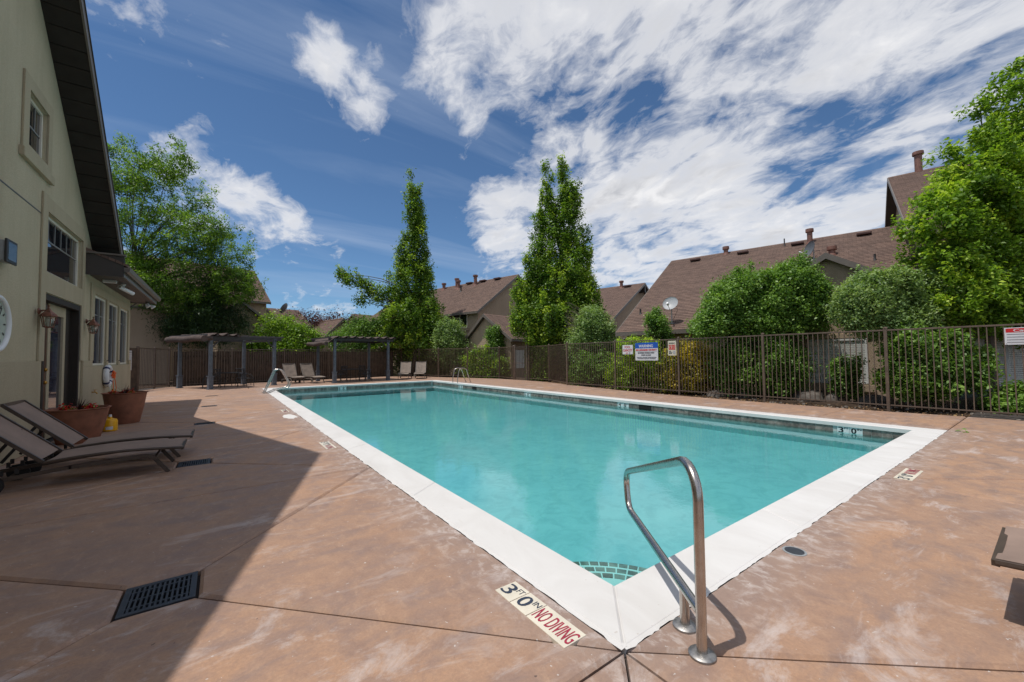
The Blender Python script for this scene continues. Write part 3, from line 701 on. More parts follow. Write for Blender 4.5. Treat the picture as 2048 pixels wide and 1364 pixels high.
# base band, 4 cm proud, broken at the door
q = MB()
for a, b_ in ((YN,8.72),(11.26,YF+0.05)): q.box2((XW+0.002,a,0),(XW+0.045,b_,1.30 if a > 9 else 1.435))
q.box2((XW+0.002,11.26,1.3005),(XW+0.045,12.02,1.435)); q.box2((XW+0.002,16.6,1.3005),(XW+0.045,YF+0.05,1.435)); 
for a in (13.46, 14.97): q.box2((XW+0.002,a,1.3005),(XW+0.040,a+0.2,1.415))
q.box2((XW-0.3,YF+0.002,0),(XW+0.044,YF+0.05,1.434)); part(ch, 'base_band', q, 'trim_stucco', bev=0.006)
# surround of door and window above, surround of the triple window
q = MB()
q.box2((XW+0.002,8.66,1.436),(XW+0.03,8.90,4.30)); q.box2((XW+0.002,11.085,1.436),(XW+0.03,11.26,4.14)); q.box2((XW+0.002,8.9005,4.02),(XW+0.03,11.0845,4.28)); q.box2((XW+0.002,8.9005,2.62),(XW+0.028,11.0845,2.98))
q.box2((XW+0.002,11.88,1.436),(XW+0.028,12.18,3.24)); q.box2((XW+0.002,12.181,3.03),(XW+0.028,16.6,3.24)); q.box2((XW+0.002,16.46,1.436),(XW+0.027,16.72,3.029)); q.box2((XW+0.002,13.45,1.436),(XW+0.027,13.68,3.029)); q.box2((XW+0.002,14.96,1.436),(XW+0.027,15.18,3.029))
part(ch, 'window_surround', q, 'trim_stucco', bev=0.004)
q = MB()
q.box2((XW+0.002,7.74,4.66),(XW+0.03,7.955,5.86)); q.box2((XW+0.002,8.80,4.66),(XW+0.03,8.98,5.86)); q.box2((XW+0.002,7.9555,5.66),(XW+0.029,8.7995,5.86)); q.box2((XW+0.002,7.68,4.52),(XW+0.06,9.04,4.659)); q.box2((XW+0.002,7.9555,4.66),(XW+0.029,8.7995,4.79))
part(ch, 'attic_window_surround', q, 'trim_stucco', bev=0.004)
q = MB(); q.box2((XW+0.0005,YN,3.905),(XW+0.004,8.66,3.925)); part(ch, 'control_joint', q, 'dark_fascia')
def window(root, y0, y1, z0, z1, x, nm='window', cols=1, top_split=None, glass='dark_glass', fr='window_vinyl', mull=None):
    q = MB(); w_ = 0.045
    q.box2((x-0.05,y0,z0),(x,y0+w_,z1)); q.box2((x-0.05,y1-w_,z0),(x,y1,z1)); q.box2((x-0.05,y0+w_,z0),(x,y1-w_,z0+w_)); q.box2((x-0.05,y0+w_,z1-w_),(x,y1-w_,z1))
    wn = part(root, nm, q, fr, bev=0.004)
    q = MB(); q.box2((x-0.036,y0+w_,z0+w_),(x-0.028,y1-w_,z1-w_)); part(wn, 'pane', q, glass)
    q = MB()
    for m_ in (mull or []): q.box2((x-0.046,m_-0.035,z0+w_),(x+0.004,m_+0.035,z1-w_))
    if top_split: q.box2((x-0.027,y0+w_,top_split-0.012),(x-0.018,y1-w_,top_split+0.012))
    for c in range(1, cols): 
        yy = y0+(y1-y0)*c/cols; q.box2((x-0.0265,yy-0.010,(top_split or z0)+0.013),(x-0.0185,yy+0.010,z1-w_))
    if q.v: part(wn, 'muntin', q, 'muntin_grey')
    return wn
window(ch, 7.955, 8.80, 4.795, 5.655, XW-0.045, cols=3, top_split=5.22)
window(ch, 8.965, 11.055, 2.985, 4.01, XW-0.045, cols=6, top_split=3.58)
for a, b_ in ((12.2,13.43),(13.70,14.94),(15.20,16.44)): window(ch, a, b_, 1.32, 3.01, XW-0.012, mull=[(a+b_)/2], glass='blue_glass', top_split=2.55)
# door set back in its opening
q = MB(); q.box2((XW-0.16,8.90,0),(XW+0.012,8.99,2.61)); q.box2((XW-0.16,10.99,0),(XW+0.012,11.08,2.61)); q.box2((XW-0.16,8.991,2.50),(XW+0.010,10.989,2.609)); part(ch, 'door_frame', q, 'door_dark', bev=0.006)
q = MB(); q.box2((XW-0.16,8.992,0.01),(XW-0.10,9.55,2.495)); dr = part(ch, 'door', q, 'door_wood', bev=0.004)
q = MB()
for z in (1.05,1.28): q.lathe([(0.001,0),(0.03,0),(0.034,0.03),(0.02,0.05),(0.001,0.055)], 14, (XW-0.099,9.42,z), Matrix.Rotation(math.pi/2,3,'Y'))
part(dr, 'handle', q, 'brass', smooth=True)
q = MB(); q.box2((XW-0.15,9.56,0.01),(XW-0.09,9.70,2.495)); q.box2((XW-0.15,10.42,0.01),(XW-0.09,10.56,2.495)); q.box2((XW-0.15,9.701,0.01),(XW-0.09,10.419,0.22)); q.box2((XW-0.15,9.701,2.3),(XW-0.09,10.419,2.494)); d2 = part(ch, 'glazed_door', q, 'trim_stucco', bev=0.003)
q = MB(); q.box2((XW-0.135,9.70,0.22),(XW-0.125,10.42,2.3)); part(d2, 'pane', q, 'blue_glass')
q = MB(); q.box2((XW-0.15,10.561,0.01),(XW-0.12,10.988,2.494)); part(ch, 'door_sidelight', q, 'door_dark')
# gable soffit boards (each its own), fascia, roof
OV = 0.50
def rake(y, dz=0.0): return gtop(y)+dz
nx = XW+OV
al = math.atan(SL)
for sgn, L_ in ((1, (12.45-RY)/math.cos(al)), (-1, (RY+0.6)/math.cos(al))):
    nb = int(L_/0.30)
    for i in range(nb):
        s0, s1 = i*0.30+0.004, (i+1)*0.30-0.008
        P = []
        for s_ in (s0, s1):
            y = RY+sgn*s_*math.cos(al); z = RZ-s_*math.sin(al); P.append((y, z))
        (ya, za), (yb, zb) = P
        q = MB(); q.extr([(XW-0.15,ya,za),(XW-0.15,yb,zb),(nx-0.03,yb,zb),(nx-0.03,ya,za)], (0, sgn*0.018*math.sin(al), 0.018*math.cos(al)))
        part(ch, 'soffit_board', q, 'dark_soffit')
    y1_ = RY+sgn*L_*math.cos(al); z1_ = RZ-L_*math.sin(al)
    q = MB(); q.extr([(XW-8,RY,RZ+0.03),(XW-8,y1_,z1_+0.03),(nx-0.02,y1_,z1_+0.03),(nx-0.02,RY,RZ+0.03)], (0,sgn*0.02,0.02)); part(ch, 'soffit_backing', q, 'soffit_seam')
    q = MB(); q.extr([(nx-0.03,RY,RZ-0.02),(nx-0.03,y1_,z1_-0.02),(nx-0.03,y1_,z1_+0.18),(nx-0.03,RY,RZ+0.18)], (0.03,0,0)); part(ch, 'rake_fascia', q, 'fascia')
    q = MB(); q.extr([(nx-0.005,RY,RZ+0.181),(nx-0.005,y1_,z1_+0.181),(nx-0.005,y1_,z1_+0.205),(nx-0.005,RY,RZ+0.205)], (0.022,0,0)); part(ch, 'drip_edge', q, 'dark_fascia')
    q = MB(); q.extr([(XW-8,RY,RZ+0.10),(XW-8,y1_,z1_+0.10),(nx-0.031,y1_,z1_+0.10),(nx-0.031,RY,RZ+0.10)], (0,0,0.11)); part(ch, 'gable_roof', q, 'brown_shingles')
# low eave beyond the gable: end panel, soffit boards, gutter, roof
EX, EY0, EY1 = XW+0.62, 11.42, 17.25
q = MB(); q.box2((XW+0.001,EY0,3.36),(EX,EY0+0.03,3.84)); part(ch, 'eave_end_panel', q, 'dark_fascia')
q = MB(); q.box2((XW-0.01,EY0-0.05,3.842),(EX+0.03,EY0+0.09,3.88)); part(ch, 'eave_end_cap', q, 'fascia')
nbd = int((EX-XW)/0.10)
for i in range(nbd):
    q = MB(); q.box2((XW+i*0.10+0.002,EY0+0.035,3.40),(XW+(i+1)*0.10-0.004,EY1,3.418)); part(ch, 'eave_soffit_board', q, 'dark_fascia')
q = MB(); q.box2((XW-0.2,EY0+0.031,3.419),(EX-0.03,EY1,3.44)); part(ch, 'eave_backing', q, 'soffit_seam')
q = MB(); q.box2((EX-0.029,EY0+0.031,3.37),(EX,EY1+0.01,3.60)); q.box2((XW-0.2,EY1+0.001,3.37),(EX-0.03,EY1+0.03,3.60)); part(ch, 'eave_fascia', q, 'fascia')
gp = [(EX+0.002,3.585),(EX+0.002,3.50),(EX+0.05,3.46),(EX+0.10,3.50),(EX+0.115,3.585)]
q = MB(); q.extr([(x, EY0-0.02, z) for x, z in gp], (0, EY1-EY0+0.06, 0)); part(ch, 'gutter', q, 'fascia')
q = MB(); q.extr([(EX+0.06,EY0-0.02,3.60),(XW-3.0,EY0-0.02,5.2),(XW-3.0,EY0-0.02,5.3),(EX+0.06,EY0-0.02,3.66)], (0,EY1-EY0+0.1,0)); part(ch, 'eave_roof', q, 'brown_shingles')
q = MB(); q.box2((XW-8.3,YN-0.5,3.43),(XW-0.25,0.2,3.6)); part(ch, 'rear_roof', q, 'brown_shingles')
# ---- things on the wall
def lantern(y, z, label):
    t = thing('wall_lantern', label, 'lantern', (XW+0.03, y, z), 0, 'copper wall lanterns by the clubhouse door')
    X = XW+0.03; q = MB(); q.lathe([(0.001,0),(0.065,0.001),(0.065,0.015),(0.045,0.03),(0.02,0.04),(0.001,0.04)], 18, (X,y,z), Matrix.Rotation(math.pi/2,3,'Y')); part(t, 'back_plate', q, 'copper', smooth=True)
    q = MB(); q.tube([(X+0.03,y,z),(X+0.07,y,z+0.02),(X+0.11,y,z+0.02),(X+0.14,y,z-0.01)], 0.016, 8); part(t, 'arm', q, 'copper', smooth=True)
    cx = X+0.145; q = MB(); q.lathe([(0.012,0.135),(0.02,0.11),(0.008,0.09),(0.022,0.06),(0.04,0.02),(0.115,-0.06),(0.135,-0.10),(0.125,-0.11)], 6, (cx,y,z)); part(t, 'hood', q, 'copper')
    q = MB()
    for j in range(6):
        a = 2*math.pi*j/6; q.bar((cx+0.112*math.cos(a),y+0.112*math.sin(a),z-0.11),(cx+0.072*math.cos(a),y+0.072*math.sin(a),z-0.33),0.012,0.012)
    q.lathe([(0.001,-0.345),(0.05,-0.34),(0.085,-0.325),(0.085,-0.315),(0.001,-0.315)], 6, (cx,y,z)); part(t, 'cage', q, 'copper')
    q = MB(); q.lathe([(0.069,-0.315),(0.108,-0.112)], 6, (cx,y,z)); q.f = q.f[:-2]; part(t, 'glass', q, 'lantern_glass')
    q = MB(); q.lathe([(0.02,-0.31),(0.022,-0.26),(0.05,-0.22),(0.055,-0.18),(0.03,-0.14),(0.001,-0.13)], 14, (cx,y,z)); part(t, 'bulb', q, 'bulb_glass', smooth=True)
    t.scale = (0.8, 0.8, 0.8)
lantern(8.56, 2.26, 'copper wall lantern on the stucco left of the brown door')
lantern(11.42, 2.31, 'copper wall lantern between the brown door and the triple window')
# life ring with navy bands and orange rope
t = thing('life_ring', 'white life ring with navy bands hung on the clubhouse wall', 'life ring', (XW+0.045, 13.2, 1.04))
X = XW+0.045+0.065; rg = 0.225
q = MB(); q.tube([(X, 13.2+rg*math.cos(a), 1.04+rg*math.sin(a)) for a in np.linspace(0, 2*math.pi, 41)[:-1]], 0.062, 14, closed=True); part(t, 'ring', q, 'white_plastic', smooth=True)
for a in (0.6, 2.3, 3.9, 5.4):
    q = MB(); q.tube([(X, 13.2+rg*math.cos(a+d), 1.04+rg*math.sin(a+d)) for d in (-0.12,-0.04,0.04,0.12)], 0.0645, 14); part(t, 'band', q, 'navy_tape', smooth=True)
q = MB(); q.tube([(X+0.06, 13.1+0.05*math.sin(s*1.3), 0.83-0.02*s) for s in range(6)], 0.008, 6); q.tube([(X+0.05,13.12,0.79),(X+0.06,13.13,0.68),(X+0.06,13.17,0.66),(X+0.05,13.18,0.78)], 0.007, 6); part(t, 'grab_cord', q, 'white_rope', smooth=True)
t = thing('throw_rope', 'bright orange throw rope bundled on the white life ring', 'rope', (XW+0.18, 13.42, 0.95))
q = MB(); rng = np.random.default_rng(5)
for c in range(7):
    a0 = rng.random()*6; q.tube([(X+0.08+0.02*rng.normal(), 13.40+0.055*math.cos(a0+a)+0.01*rng.normal(), 1.06+0.085*math.sin(a0+a)+0.01*rng.normal()) for a in np.linspace(0,5.6,12)], 0.009, 6)
q.tube([(X+0.09,13.42,0.98),(X+0.10,13.50,0.85),(X+0.10,13.60,0.70),(X+0.09,13.58,0.60),(X+0.08,13.46,0.58),(X+0.08,13.40,0.66),(X+0.07,13.38,0.92)], 0.008, 6)
part(t, 'coil', q, 'orange_rope', smooth=True)
q = MB(); q.lathe([(0.001,0),(0.025,0.01),(0.03,0.05),(0.02,0.11),(0.001,0.12)], 10, (X+0.07,13.38,0.56)); part(t, 'float', q, 'orange_rope', smooth=True)
t = thing('hose_tap', 'small brass hose tap on the clubhouse wall below the life ring', 'tap', (XW+0.045, 12.0, 0.70))
q = MB(); q.tube([(XW+0.045,12.0,0.70),(XW+0.11,12.0,0.70),(XW+0.14,12.0,0.66)], 0.014, 8); part(t, 'spout', q, 'brass', smooth=True)
q = MB(); q.tube([(XW+0.09,12.0,0.70),(XW+0.10,12.0,0.745)], 0.007, 6); q.tube([(XW+0.10+0.028*math.cos(a),12.0+0.028*math.sin(a),0.75) for a in np.linspace(0,2*math.pi,13)[:-1]], 0.006, 6, closed=True); part(t, 'valve_handle', q, 'brass', smooth=True)
# wall clock and boxed floodlight at the edge of the picture
t = thing('wall_clock', 'large round white rimmed outdoor clock on the stucco wall', 'clock', (XW+0.01, 7.06, 1.95))
rot = Matrix.Rotation(math.pi/2,3,'Y')
q = MB(); q.tube([(XW+0.035, 7.06+0.36*math.cos(a), 1.95+0.36*math.sin(a)) for a in np.linspace(0,2*math.pi,49)[:-1]], 0.034, 12, closed=True); part(t, 'rim', q, 'white_plastic', smooth=True)
q = MB(); q.lathe([(0.001,0.0),(0.35,0.0),(0.35,0.02),(0.001,0.022)], 40, (XW+0.005,7.06,1.95), rot); part(t, 'face', q, 'clock_face')
q = MB()
for hh in range(12):
    a = hh*math.pi/6; q.bar((XW+0.031,7.06+0.24*math.cos(a),1.95+0.24*math.sin(a)),(XW+0.031,7.06+0.29*math.cos(a),1.95+0.29*math.sin(a)),0.02,0.004,(1,0,0))
part(t, 'hour_mark', q, 'dark_metal')
q = MB(); q.bar((XW+0.034,7.06,1.95),(XW+0.034,6.95,2.10),0.016,0.004,(1,0,0)); q.bar((XW+0.038,7.06,1.95),(XW+0.038,7.2,2.17),0.012,0.004,(1,0,0)); part(t, 'hand', q, 'dark_metal')
t = thing('wall_floodlight', 'grey box floodlight high on the stucco wall above the clock', 'light', (XW, 7.22, 2.93))
q = MB(); q.box2((XW,7.0,2.80),(XW+0.10,7.30,3.08)); part(t, 'housing', q, 'grey_plastic', bev=0.012)
q = MB(); q.box2((XW+0.10,6.98,2.78),(XW+0.125,7.32,3.10)); part(t, 'bezel', q, 'dark_metal', bev=0.006)
q = MB(); q.box2((XW+0.1255,7.02,2.82),(XW+0.13,7.28,3.06)); part(t, 'lens', q, 'lantern_glass')
# camera and floods under the low eave
t = thing('security_camera', 'white bullet security camera under the low eave', 'camera', (XW+0.40, 12.9, 3.40))
q = MB(); q.lathe([(0.001,0),(0.05,0),(0.05,-0.03),(0.001,-0.03)], 14, (XW+0.40,12.9,3.40)); q.tube([(XW+0.40,12.9,3.37),(XW+0.42,12.92,3.29)], 0.015, 8); part(t, 'mount', q, 'white_plastic', smooth=True)
q = MB(); q.tube([(XW+0.34,12.80,3.31),(XW+0.56,13.10,3.19)], 0.05, 14); part(t, 'body', q, 'white_plastic', smooth=True)
q = MB(); q.tube([(XW+0.555,13.095,3.193),(XW+0.565,13.105,3.187)], 0.04, 14); part(t, 'lens', q, 'dark_glass', smooth=True)
q = MB(); q.box2((XW+0.12,12.30,3.335),(XW+0.36,12.42,3.398)); tag(link('soffit_light', q.mesh('soffit_light', (XW+0.24,12.36,3.398)), 'white_plastic', None, bev=0.006, off=(XW+0.24,12.36,3.398)), 'slim white strip light under the low eave beside the camera', 'light')
t = thing('twin_floodlight', 'white twin floodlight at the far end of the low eave', 'light', (XW+0.42, 16.9, 3.40))
q = MB(); q.lathe([(0.001,0),(0.06,0),(0.05,-0.04),(0.001,-0.04)], 14, (XW+0.42,16.9,3.40)); part(t, 'base', q, 'dark_fascia', smooth=True)
for s in (-1, 1):
    q = MB(); q.tube([(XW+0.42,16.9,3.36),(XW+0.45+0.03*s,16.9+0.07*s,3.30)], 0.014, 8); q.lathe([(0.02,0.06),(0.045,0.02),(0.075,-0.05),(0.075,-0.06),(0.001,-0.055)], 16, (XW+0.48+0.05*s,16.9+0.10*s,3.27), Matrix.Rotation(-0.7,3,'Y')); part(t, 'lamp_head', q, 'white_plastic', smooth=True)
# ================================================================== DECK OBJECTS
def drain_grate(yc, label, xc=(DX0+DX1)/2):
    t = thing('drain_grate', label, 'drain', (xc, yc, 0), 0, 'iron drain grates along the deck')
    hx, hy = 0.178, DH-0.010
    q = MB(); q.box2((xc-hx,yc-hy,-0.045),(xc+hx,yc+hy,-0.040)); part(t, 'sump', q, 'drain_void')
    q = MB(); w_ = 0.032
    q.box2((xc-hx,yc-hy,-0.035),(xc-hx+w_,yc+hy,-0.004)); q.box2((xc+hx-w_,yc-hy,-0.035),(xc+hx,yc+hy,-0.004)); q.box2((xc-hx+w_,yc-hy,-0.035),(xc+hx-w_,yc-hy+w_,-0.0045)); q.box2((xc-hx+w_,yc+hy-w_,-0.035),(xc+hx-w_,yc+hy,-0.0045))
    part(t, 'frame', q, 'grate_iron', bev=0.002)
    n = 12; me = None
    for i in range(n):
        x = xc-hx+w_+(2*hx-2*w_)*(i+0.5)/n
        if me is None:
            q = MB(); q.box((0,0,0),(0.011,2*hy-2*w_+0.002,0.022)); me = q.mesh('bar'); me.materials.append(MATS['grate_iron'])
        o = bpy.data.objects.new('bar', me); COL.objects.link(o); o.parent = t; o.location = (x-xc,0,-0.018)
    for s in (-0.33,0,0.33):
        q = MB(); q.box2((xc-hx+w_,yc+s*2*(hy-w_)-0.006,-0.028),(xc+hx-w_,yc+s*2*(hy-w_)+0.006,-0.0085)); part(t, 'cross_bar', q, 'grate_iron')
for yc, lb in zip(drains, ('large dark iron drain grate at the shadow edge of the NO DIVING corner joint','dark iron drain grate at the foot of the brown lounger','dark iron drain grate on the shadow edge by the terracotta planters','thin dark drain grate between the planters and far pergola','thin dark drain grate level with the far left pool rails')):
    drain_grate(yc, lb)
def deck_marker(org, ux, uy, label, scale=1.0, nodive=True, dirty=False):
    ux, uy, org = np.array(ux, float), np.array(uy, float), np.array(org, float)
    t = thing('deck_depth_marker', label, 'depth marker', (*org, 0))
    s = 0.155*scale; x = 0.0
    for big_, sm in (('3' if '3 FT' in label else '5','FT'),('0','IN'),('NO DIVING',None)):
        if not nodive and sm is None: continue
        w_ = s if sm else 2*s
        P = [org+ux*(x+0.003), org+ux*(x+w_-0.003), org+ux*(x+w_-0.003)+uy*s, org+ux*(x+0.003)+uy*s]
        q = MB(); q.prism([tuple(p) for p in P] if (ux[0]*uy[1]-ux[1]*uy[0]) > 0 else [tuple(p) for p in P][::-1], -0.02, 0.0045)
        pt = part(t, 'tile', q, 'marker_tile', bev=0.002)
        q = MB(); u3, v3 = (*ux,0), (*uy,0); o3 = np.array([*(org+ux*x), 0.0052])
        if sm:
            text(q, big_, o3+np.array(u3)*0.10*s+np.array(v3)*0.16*s, u3, v3, 0.46*s, 0.66*s, 0.022*s); text(q, sm, o3+np.array(u3)*0.62*s+np.array(v3)*0.58*s, u3, v3, 0.32*s, 0.26*s, 0.006*s)
            part(pt, 'lettering', q, 'marker_navy')
        else:
            text(q, big_, o3+np.array(u3)*0.09*s+np.array(v3)*0.16*s, u3, v3, 1.84*s, 0.66*s, 0.010*s); part(pt, 'lettering', q, 'marker_red')
        x += w_
deck_marker((-0.238, 0.792), (0,-1), (1,0), 'cream tile marker reading 3 FT 0 IN NO DIVING at the rail corner')
deck_marker((-0.262, 6.18), (0,-1), (1,0), 'cream tile depth marker with red NO DIVING on sunlit deck by the shadow tip')
deck_marker((-0.27, 11.62), (0,-1), (1,0), 'distant faded depth marker beside the white chalk smear')
deck_marker((4.62, -0.27), (1,0), (0,1), 'dirty cream marker reading 3 FT 0 IN by the skimmer side coping')
q = MB(); rng = np.random.default_rng(8); c = gnd(580, 833)
pts = [(c[0]+0.16*math.cos(a)*(1+0.25*rng.normal()*0.5), c[1]+0.42*math.sin(a)*(1+0.2*rng.normal()*0.5)) for a in np.linspace(0,2*math.pi,19)[:-1]]
q.prism(pts, 0.0008, 0.002); tag(link('chalk_smear', q.mesh('chalk_smear',(c[0],c[1],0)), 'chalk', None, off=(c[0],c[1],0)), 'long white chalky smear on the deck against the coping', 'stain')
# skimmer lid
t = thing('skimmer_lid', 'small round dark skimmer lid set in the deck by the coping', 'lid', (1.768,-0.115,0))
q = MB(); q.lathe([(0.075,-0.02),(0.075,0.004),(0.066,0.006),(0.062,0.003),(0.001,0.003)], 28, (1.768,-0.115,0)); part(t, 'rim', q, 'grey_plastic', smooth=True)
q = MB(); q.lathe([(0.060,0.003),(0.060,0.0055),(0.001,0.0065)], 28, (1.768,-0.115,0)); part(t, 'cover', q, 'grate_iron', smooth=True)
# ---- stainless stair rails: upright, sloping top, short return to a second post
def fillet(pts, r, n=7):
    out = [Vector(pts[0])]
    for a, b, c in zip(pts, pts[1:], pts[2:]):
        a, b, c = Vector(a), Vector(b), Vector(c); u, v = (a-b).normalized(), (c-b).normalized(); ang = u.angle(v); d = min(r/math.tan(ang/2), (a-b).length*0.48, (c-b).length*0.48)
        rr = d*math.tan(ang/2); cen = b+(u+v).normalized()*(rr/math.sin(ang/2)); p0, p1 = b+u*d, b+v*d
        w0, w1 = p0-cen, p1-cen; th = w0.angle(w1)
        for i in range(n+1):
            s = i/n; out.append(cen + (w0*math.sin((1-s)*th)+w1*math.sin(s*th))/math.sin(th))
    out.append(Vector(pts[-1])); return out
def stair_rail(name, label, base, rz, group=None, rad=0.0245):
    t = thing(name, label, 'handrail', (*base, 0), rz, group)
    path = fillet([(0,0,-0.02),(0,0,0.935),(1.36,0,0.478),(1.36,0,0.20),(0.012,0,0.20)], 0.13)
    # tighter bends at the pool end
    path = fillet([(0,0,-0.02),(0,0,0.935),(0.5,0,0.768)], 0.15)[:-1] + fillet([(0.5,0,0.768),(1.41,0,0.465),(1.34,0,0.195),(0.012,0,0.20)], 0.115)
    q = MB(); q.tube(path, rad, 18); part(t, 'rail', q, 'brushed_steel', smooth=True, world_=False)
    q = MB(); q.tube([(0.205,0,-0.02),(0.205,0,0.195)], rad, 18); part(t, 'post', q, 'brushed_steel', smooth=True, world_=False)
    for x in (0.0, 0.205):
        q = MB(); q.lathe([(0.062,0.001),(0.062,0.010),(0.058,0.014),(0.036,0.020),(0.0255,0.0205)], 28, (x,0,0)); part(t, 'escutcheon', q, 'dull_steel', smooth=True, world_=False)
    return t
stair_rail('pool_handrail', 'stainless steel stair handrail with return bar at the near pool corner', (0.259,-0.251), math.atan2(0.7914,0.6113))
def loop_rail(base, label):
    t = thing('pool_handrail', label, 'handrail', (*base, 0), 0, 'paired rails at the far left of the pool')
    q = MB(); q.tube(fillet([(0,0,-0.02),(0.40,0,0.98),(0.62,0,0.98),(1.02,0,0.22),(0.40,0,0.12),(0.10,0,-0.02)], 0.16), 0.023, 12); part(t, 'rail', q, 'brushed_steel', smooth=True, world_=False)
    for x in (0.0, 0.12):
        q = MB(); q.lathe([(0.055,0.001),(0.055,0.010),(0.03,0.018)], 18, (x,0,0.007)); part(t, 'escutcheon', q, 'dull_steel', smooth=True, world_=False)
loop_rail((-0.17,18.12), 'leaning looped stainless handrail of the far pair, on the side of the chalk smear')
loop_rail((-0.17,18.70), 'leaning looped stainless handrail of the far pair, on the side of the pergola posts')
def grab_rail(base, side):
    t = thing('ladder_rail', 'looped stainless pool ladder grab rail on the side of the ' + side, 'handrail', (*base,0), 0, 'looped ladder rails at the far right of the pool')
    q = MB(); q.tube(fillet([(0.20,0,-0.02),(-0.10,0,0.80),(-0.50,0,0.80),(-0.62,0,0.25),(-0.62,0,-0.9)], 0.2), 0.021, 12); part(t, 'rail', q, 'brushed_steel', smooth=True, world_=False)
    q = MB(); q.lathe([(0.055,0.001),(0.055,0.014),(0.03,0.028)], 18, (0.195,0,0)); part(t, 'escutcheon', q, 'dull_steel', smooth=True, world_=False)
grab_rail((9.35,18.0), 'picket gate'); grab_rail((9.35,18.55), 'tan loungers')
# ---- sun loungers
def lounger(label, loc, rz, ang=44, sling='sling_fabric', frame='lounger_frame', group=None, seat_z=0.30):
    """local: foot end at x=0, head towards -x, width along y"""
    t = thing('sun_lounger', label, 'sun lounger', (*loc,0), rz, group)
    W_ = 0.33; hx = -1.22; sz = seat_z
    def prof(x): return sz + 0.05*math.exp(-((x+0.55)/0.35)**2) - 0.02*(x < -1.0) if False else sz+0.035*math.sin(math.pi*min(max(-x/1.22,0),1))
    xs = np.linspace(0, hx, 12)
    for s in (-1, 1):
        q = MB(); q.tube([(x, s*W_, prof(x)-0.012) for x in xs], 0.017, 6); part(t, 'seat_rail', q, frame, smooth=True, world_=False)
        # bent leg that sweeps back as the lower rail
        q = MB(); lp = fillet([(-0.13,s*W_,0.0),(-0.30,s*W_,sz-0.06),(-1.0,s*W_,sz-0.095),(-1.72,s*W_,sz-0.17)], 0.18)
        for a, b in zip(lp, lp[1:]): q.bar(a, b + (b-a)*0.03, 0.026, 0.042, (0,0,1))
        part(t, 'leg', q, frame, world_=False)
        q = MB(); q.tube([(-1.58, s*(W_+0.022), 0.095),(-1.58, s*(W_+0.062), 0.095)], 0.095, 22); wh = part(t, 'wheel', q, 'black_rubber', smooth=True, world_=False)
        q = MB(); q.tube([(-1.58, s*(W_+0.062), 0.095),(-1.58, s*(W_+0.068), 0.095)], 0.045, 14); part(wh, 'hub', q, 'dark_metal', smooth=True, world_=False)
    for nm_, xb_, zb_, wb_, ex_ in (('foot_bar',0.0,sz-0.02,0.03,0),('cross_bar',-0.26,sz-0.09,0.02,0),('axle',-1.58,0.095,0.016,0.02)):
        q = MB(); q.bar((xb_,-W_-ex_,zb_),(xb_,W_+ex_,zb_),wb_,wb_); part(t, nm_, q, frame, world_=False)
    q = MB(); ny = 6; vs2 = []; fs2 = []
    def sheet(fn, us, thick):
        base = len(q.v); m_ = len(us)
        for k_ in (0, 1):
            for u in us:
                for j in range(ny+1):
                    y = -W_+2*W_*j/ny; p, nrm = fn(u); sagv = -0.018*(1-(y/W_)**2); p = np.array([p[0], y, p[1]]) + np.array([nrm[0],0,nrm[1]])*(sagv - k_*thick); q.v.append(tuple(p))
        off = m_*(ny+1)
        for i in range(m_-1):
            for j in range(ny):
                a = base+i*(ny+1)+j; q.f.append((a,a+1,a+ny+2,a+ny+1)); q.f.append((off+a,off+a+ny+1,off+a+ny+2,off+a+1))
    sheet(lambda u: ((u, prof(u)+0.006), (0,1)), list(np.linspace(0.0, hx+0.02, 12)), 0.006); part(t, 'seat_sling', q, sling, smooth=True, world_=False)
    ca, sa = math.cos(math.radians(ang)), math.sin(math.radians(ang)); bl = 0.86; hz = prof(hx)
    q = MB(); sheet(lambda u: ((hx-u*ca, hz+u*sa+0.006), (sa,ca)), list(np.linspace(0.03, bl, 8)), 0.006); part(t, 'back_sling', q, sling, smooth=True, world_=False)
    for s in (-1, 1):
        q = MB(); q.bar((hx,s*W_,hz),(hx-bl*ca,s*W_,hz+bl*sa),0.03,0.036); part(t, 'back_rail', q, frame, world_=False)
        # toothed prop
        q = MB(); q.bar((hx-0.46*ca,s*(W_-0.04),hz+0.46*sa),(hx-0.62,s*(W_-0.04),sz-0.12),0.018,0.032); 
        for i in range(4): q.box((hx-0.20-0.11*i, s*(W_-0.04), sz-0.075-0.012*i),(0.03,0.022,0.06))
        part(t, 'recline_prop', q, 'dark_metal', world_=False)
    q = MB(); q.bar((hx-bl*ca,-W_,hz+bl*sa),(hx-bl*ca,W_,hz+bl*sa),0.03,0.03); part(t, 'head_bar', q, frame, world_=False)
    return t
lounger('brown sling sun lounger with raised back, its foot by a drain grate', (-2.02, 5.83), 0.0)
lounger('brown sling sun lounger with raised back tucked beside the low planter', (-1.97, 6.74), 0.0)
lounger('foot end of a brown sling lounger on the sunlit deck by the skimmer lid', (2.03, -1.065), math.pi/2, seat_z=0.34)
def back_lounger(px, py, fx, fy, label, rz):
    p = gnd(fx, fy); lounger(label, (p[0], p[1]), rz, 62, 'pale_sling', 'pale_frame', 'pale loungers along the far fence', 0.36)
FL = 'faded tan upright lounger between the pergolas, beside the '
back_lounger(575, 740, 598, 767, FL + 'one nearest the clubhouse', math.radians(-78)); back_lounger(620, 740, 640, 766.5, FL + 'one with the wavy shade', math.radians(-72))
FR = 'faded tan lounger where the slatted and iron fences meet, beside the '
for fx, fy, sd_ in ((806,759,'pergola'),(838,758,'looped ladder rails')):
    p = gnd(fx, fy); lounger(FR + sd_, (p[0], p[1]), math.radians(-118), 60, 'pale_sling', 'pale_frame', 'pale loungers at the fence corner', 0.36)
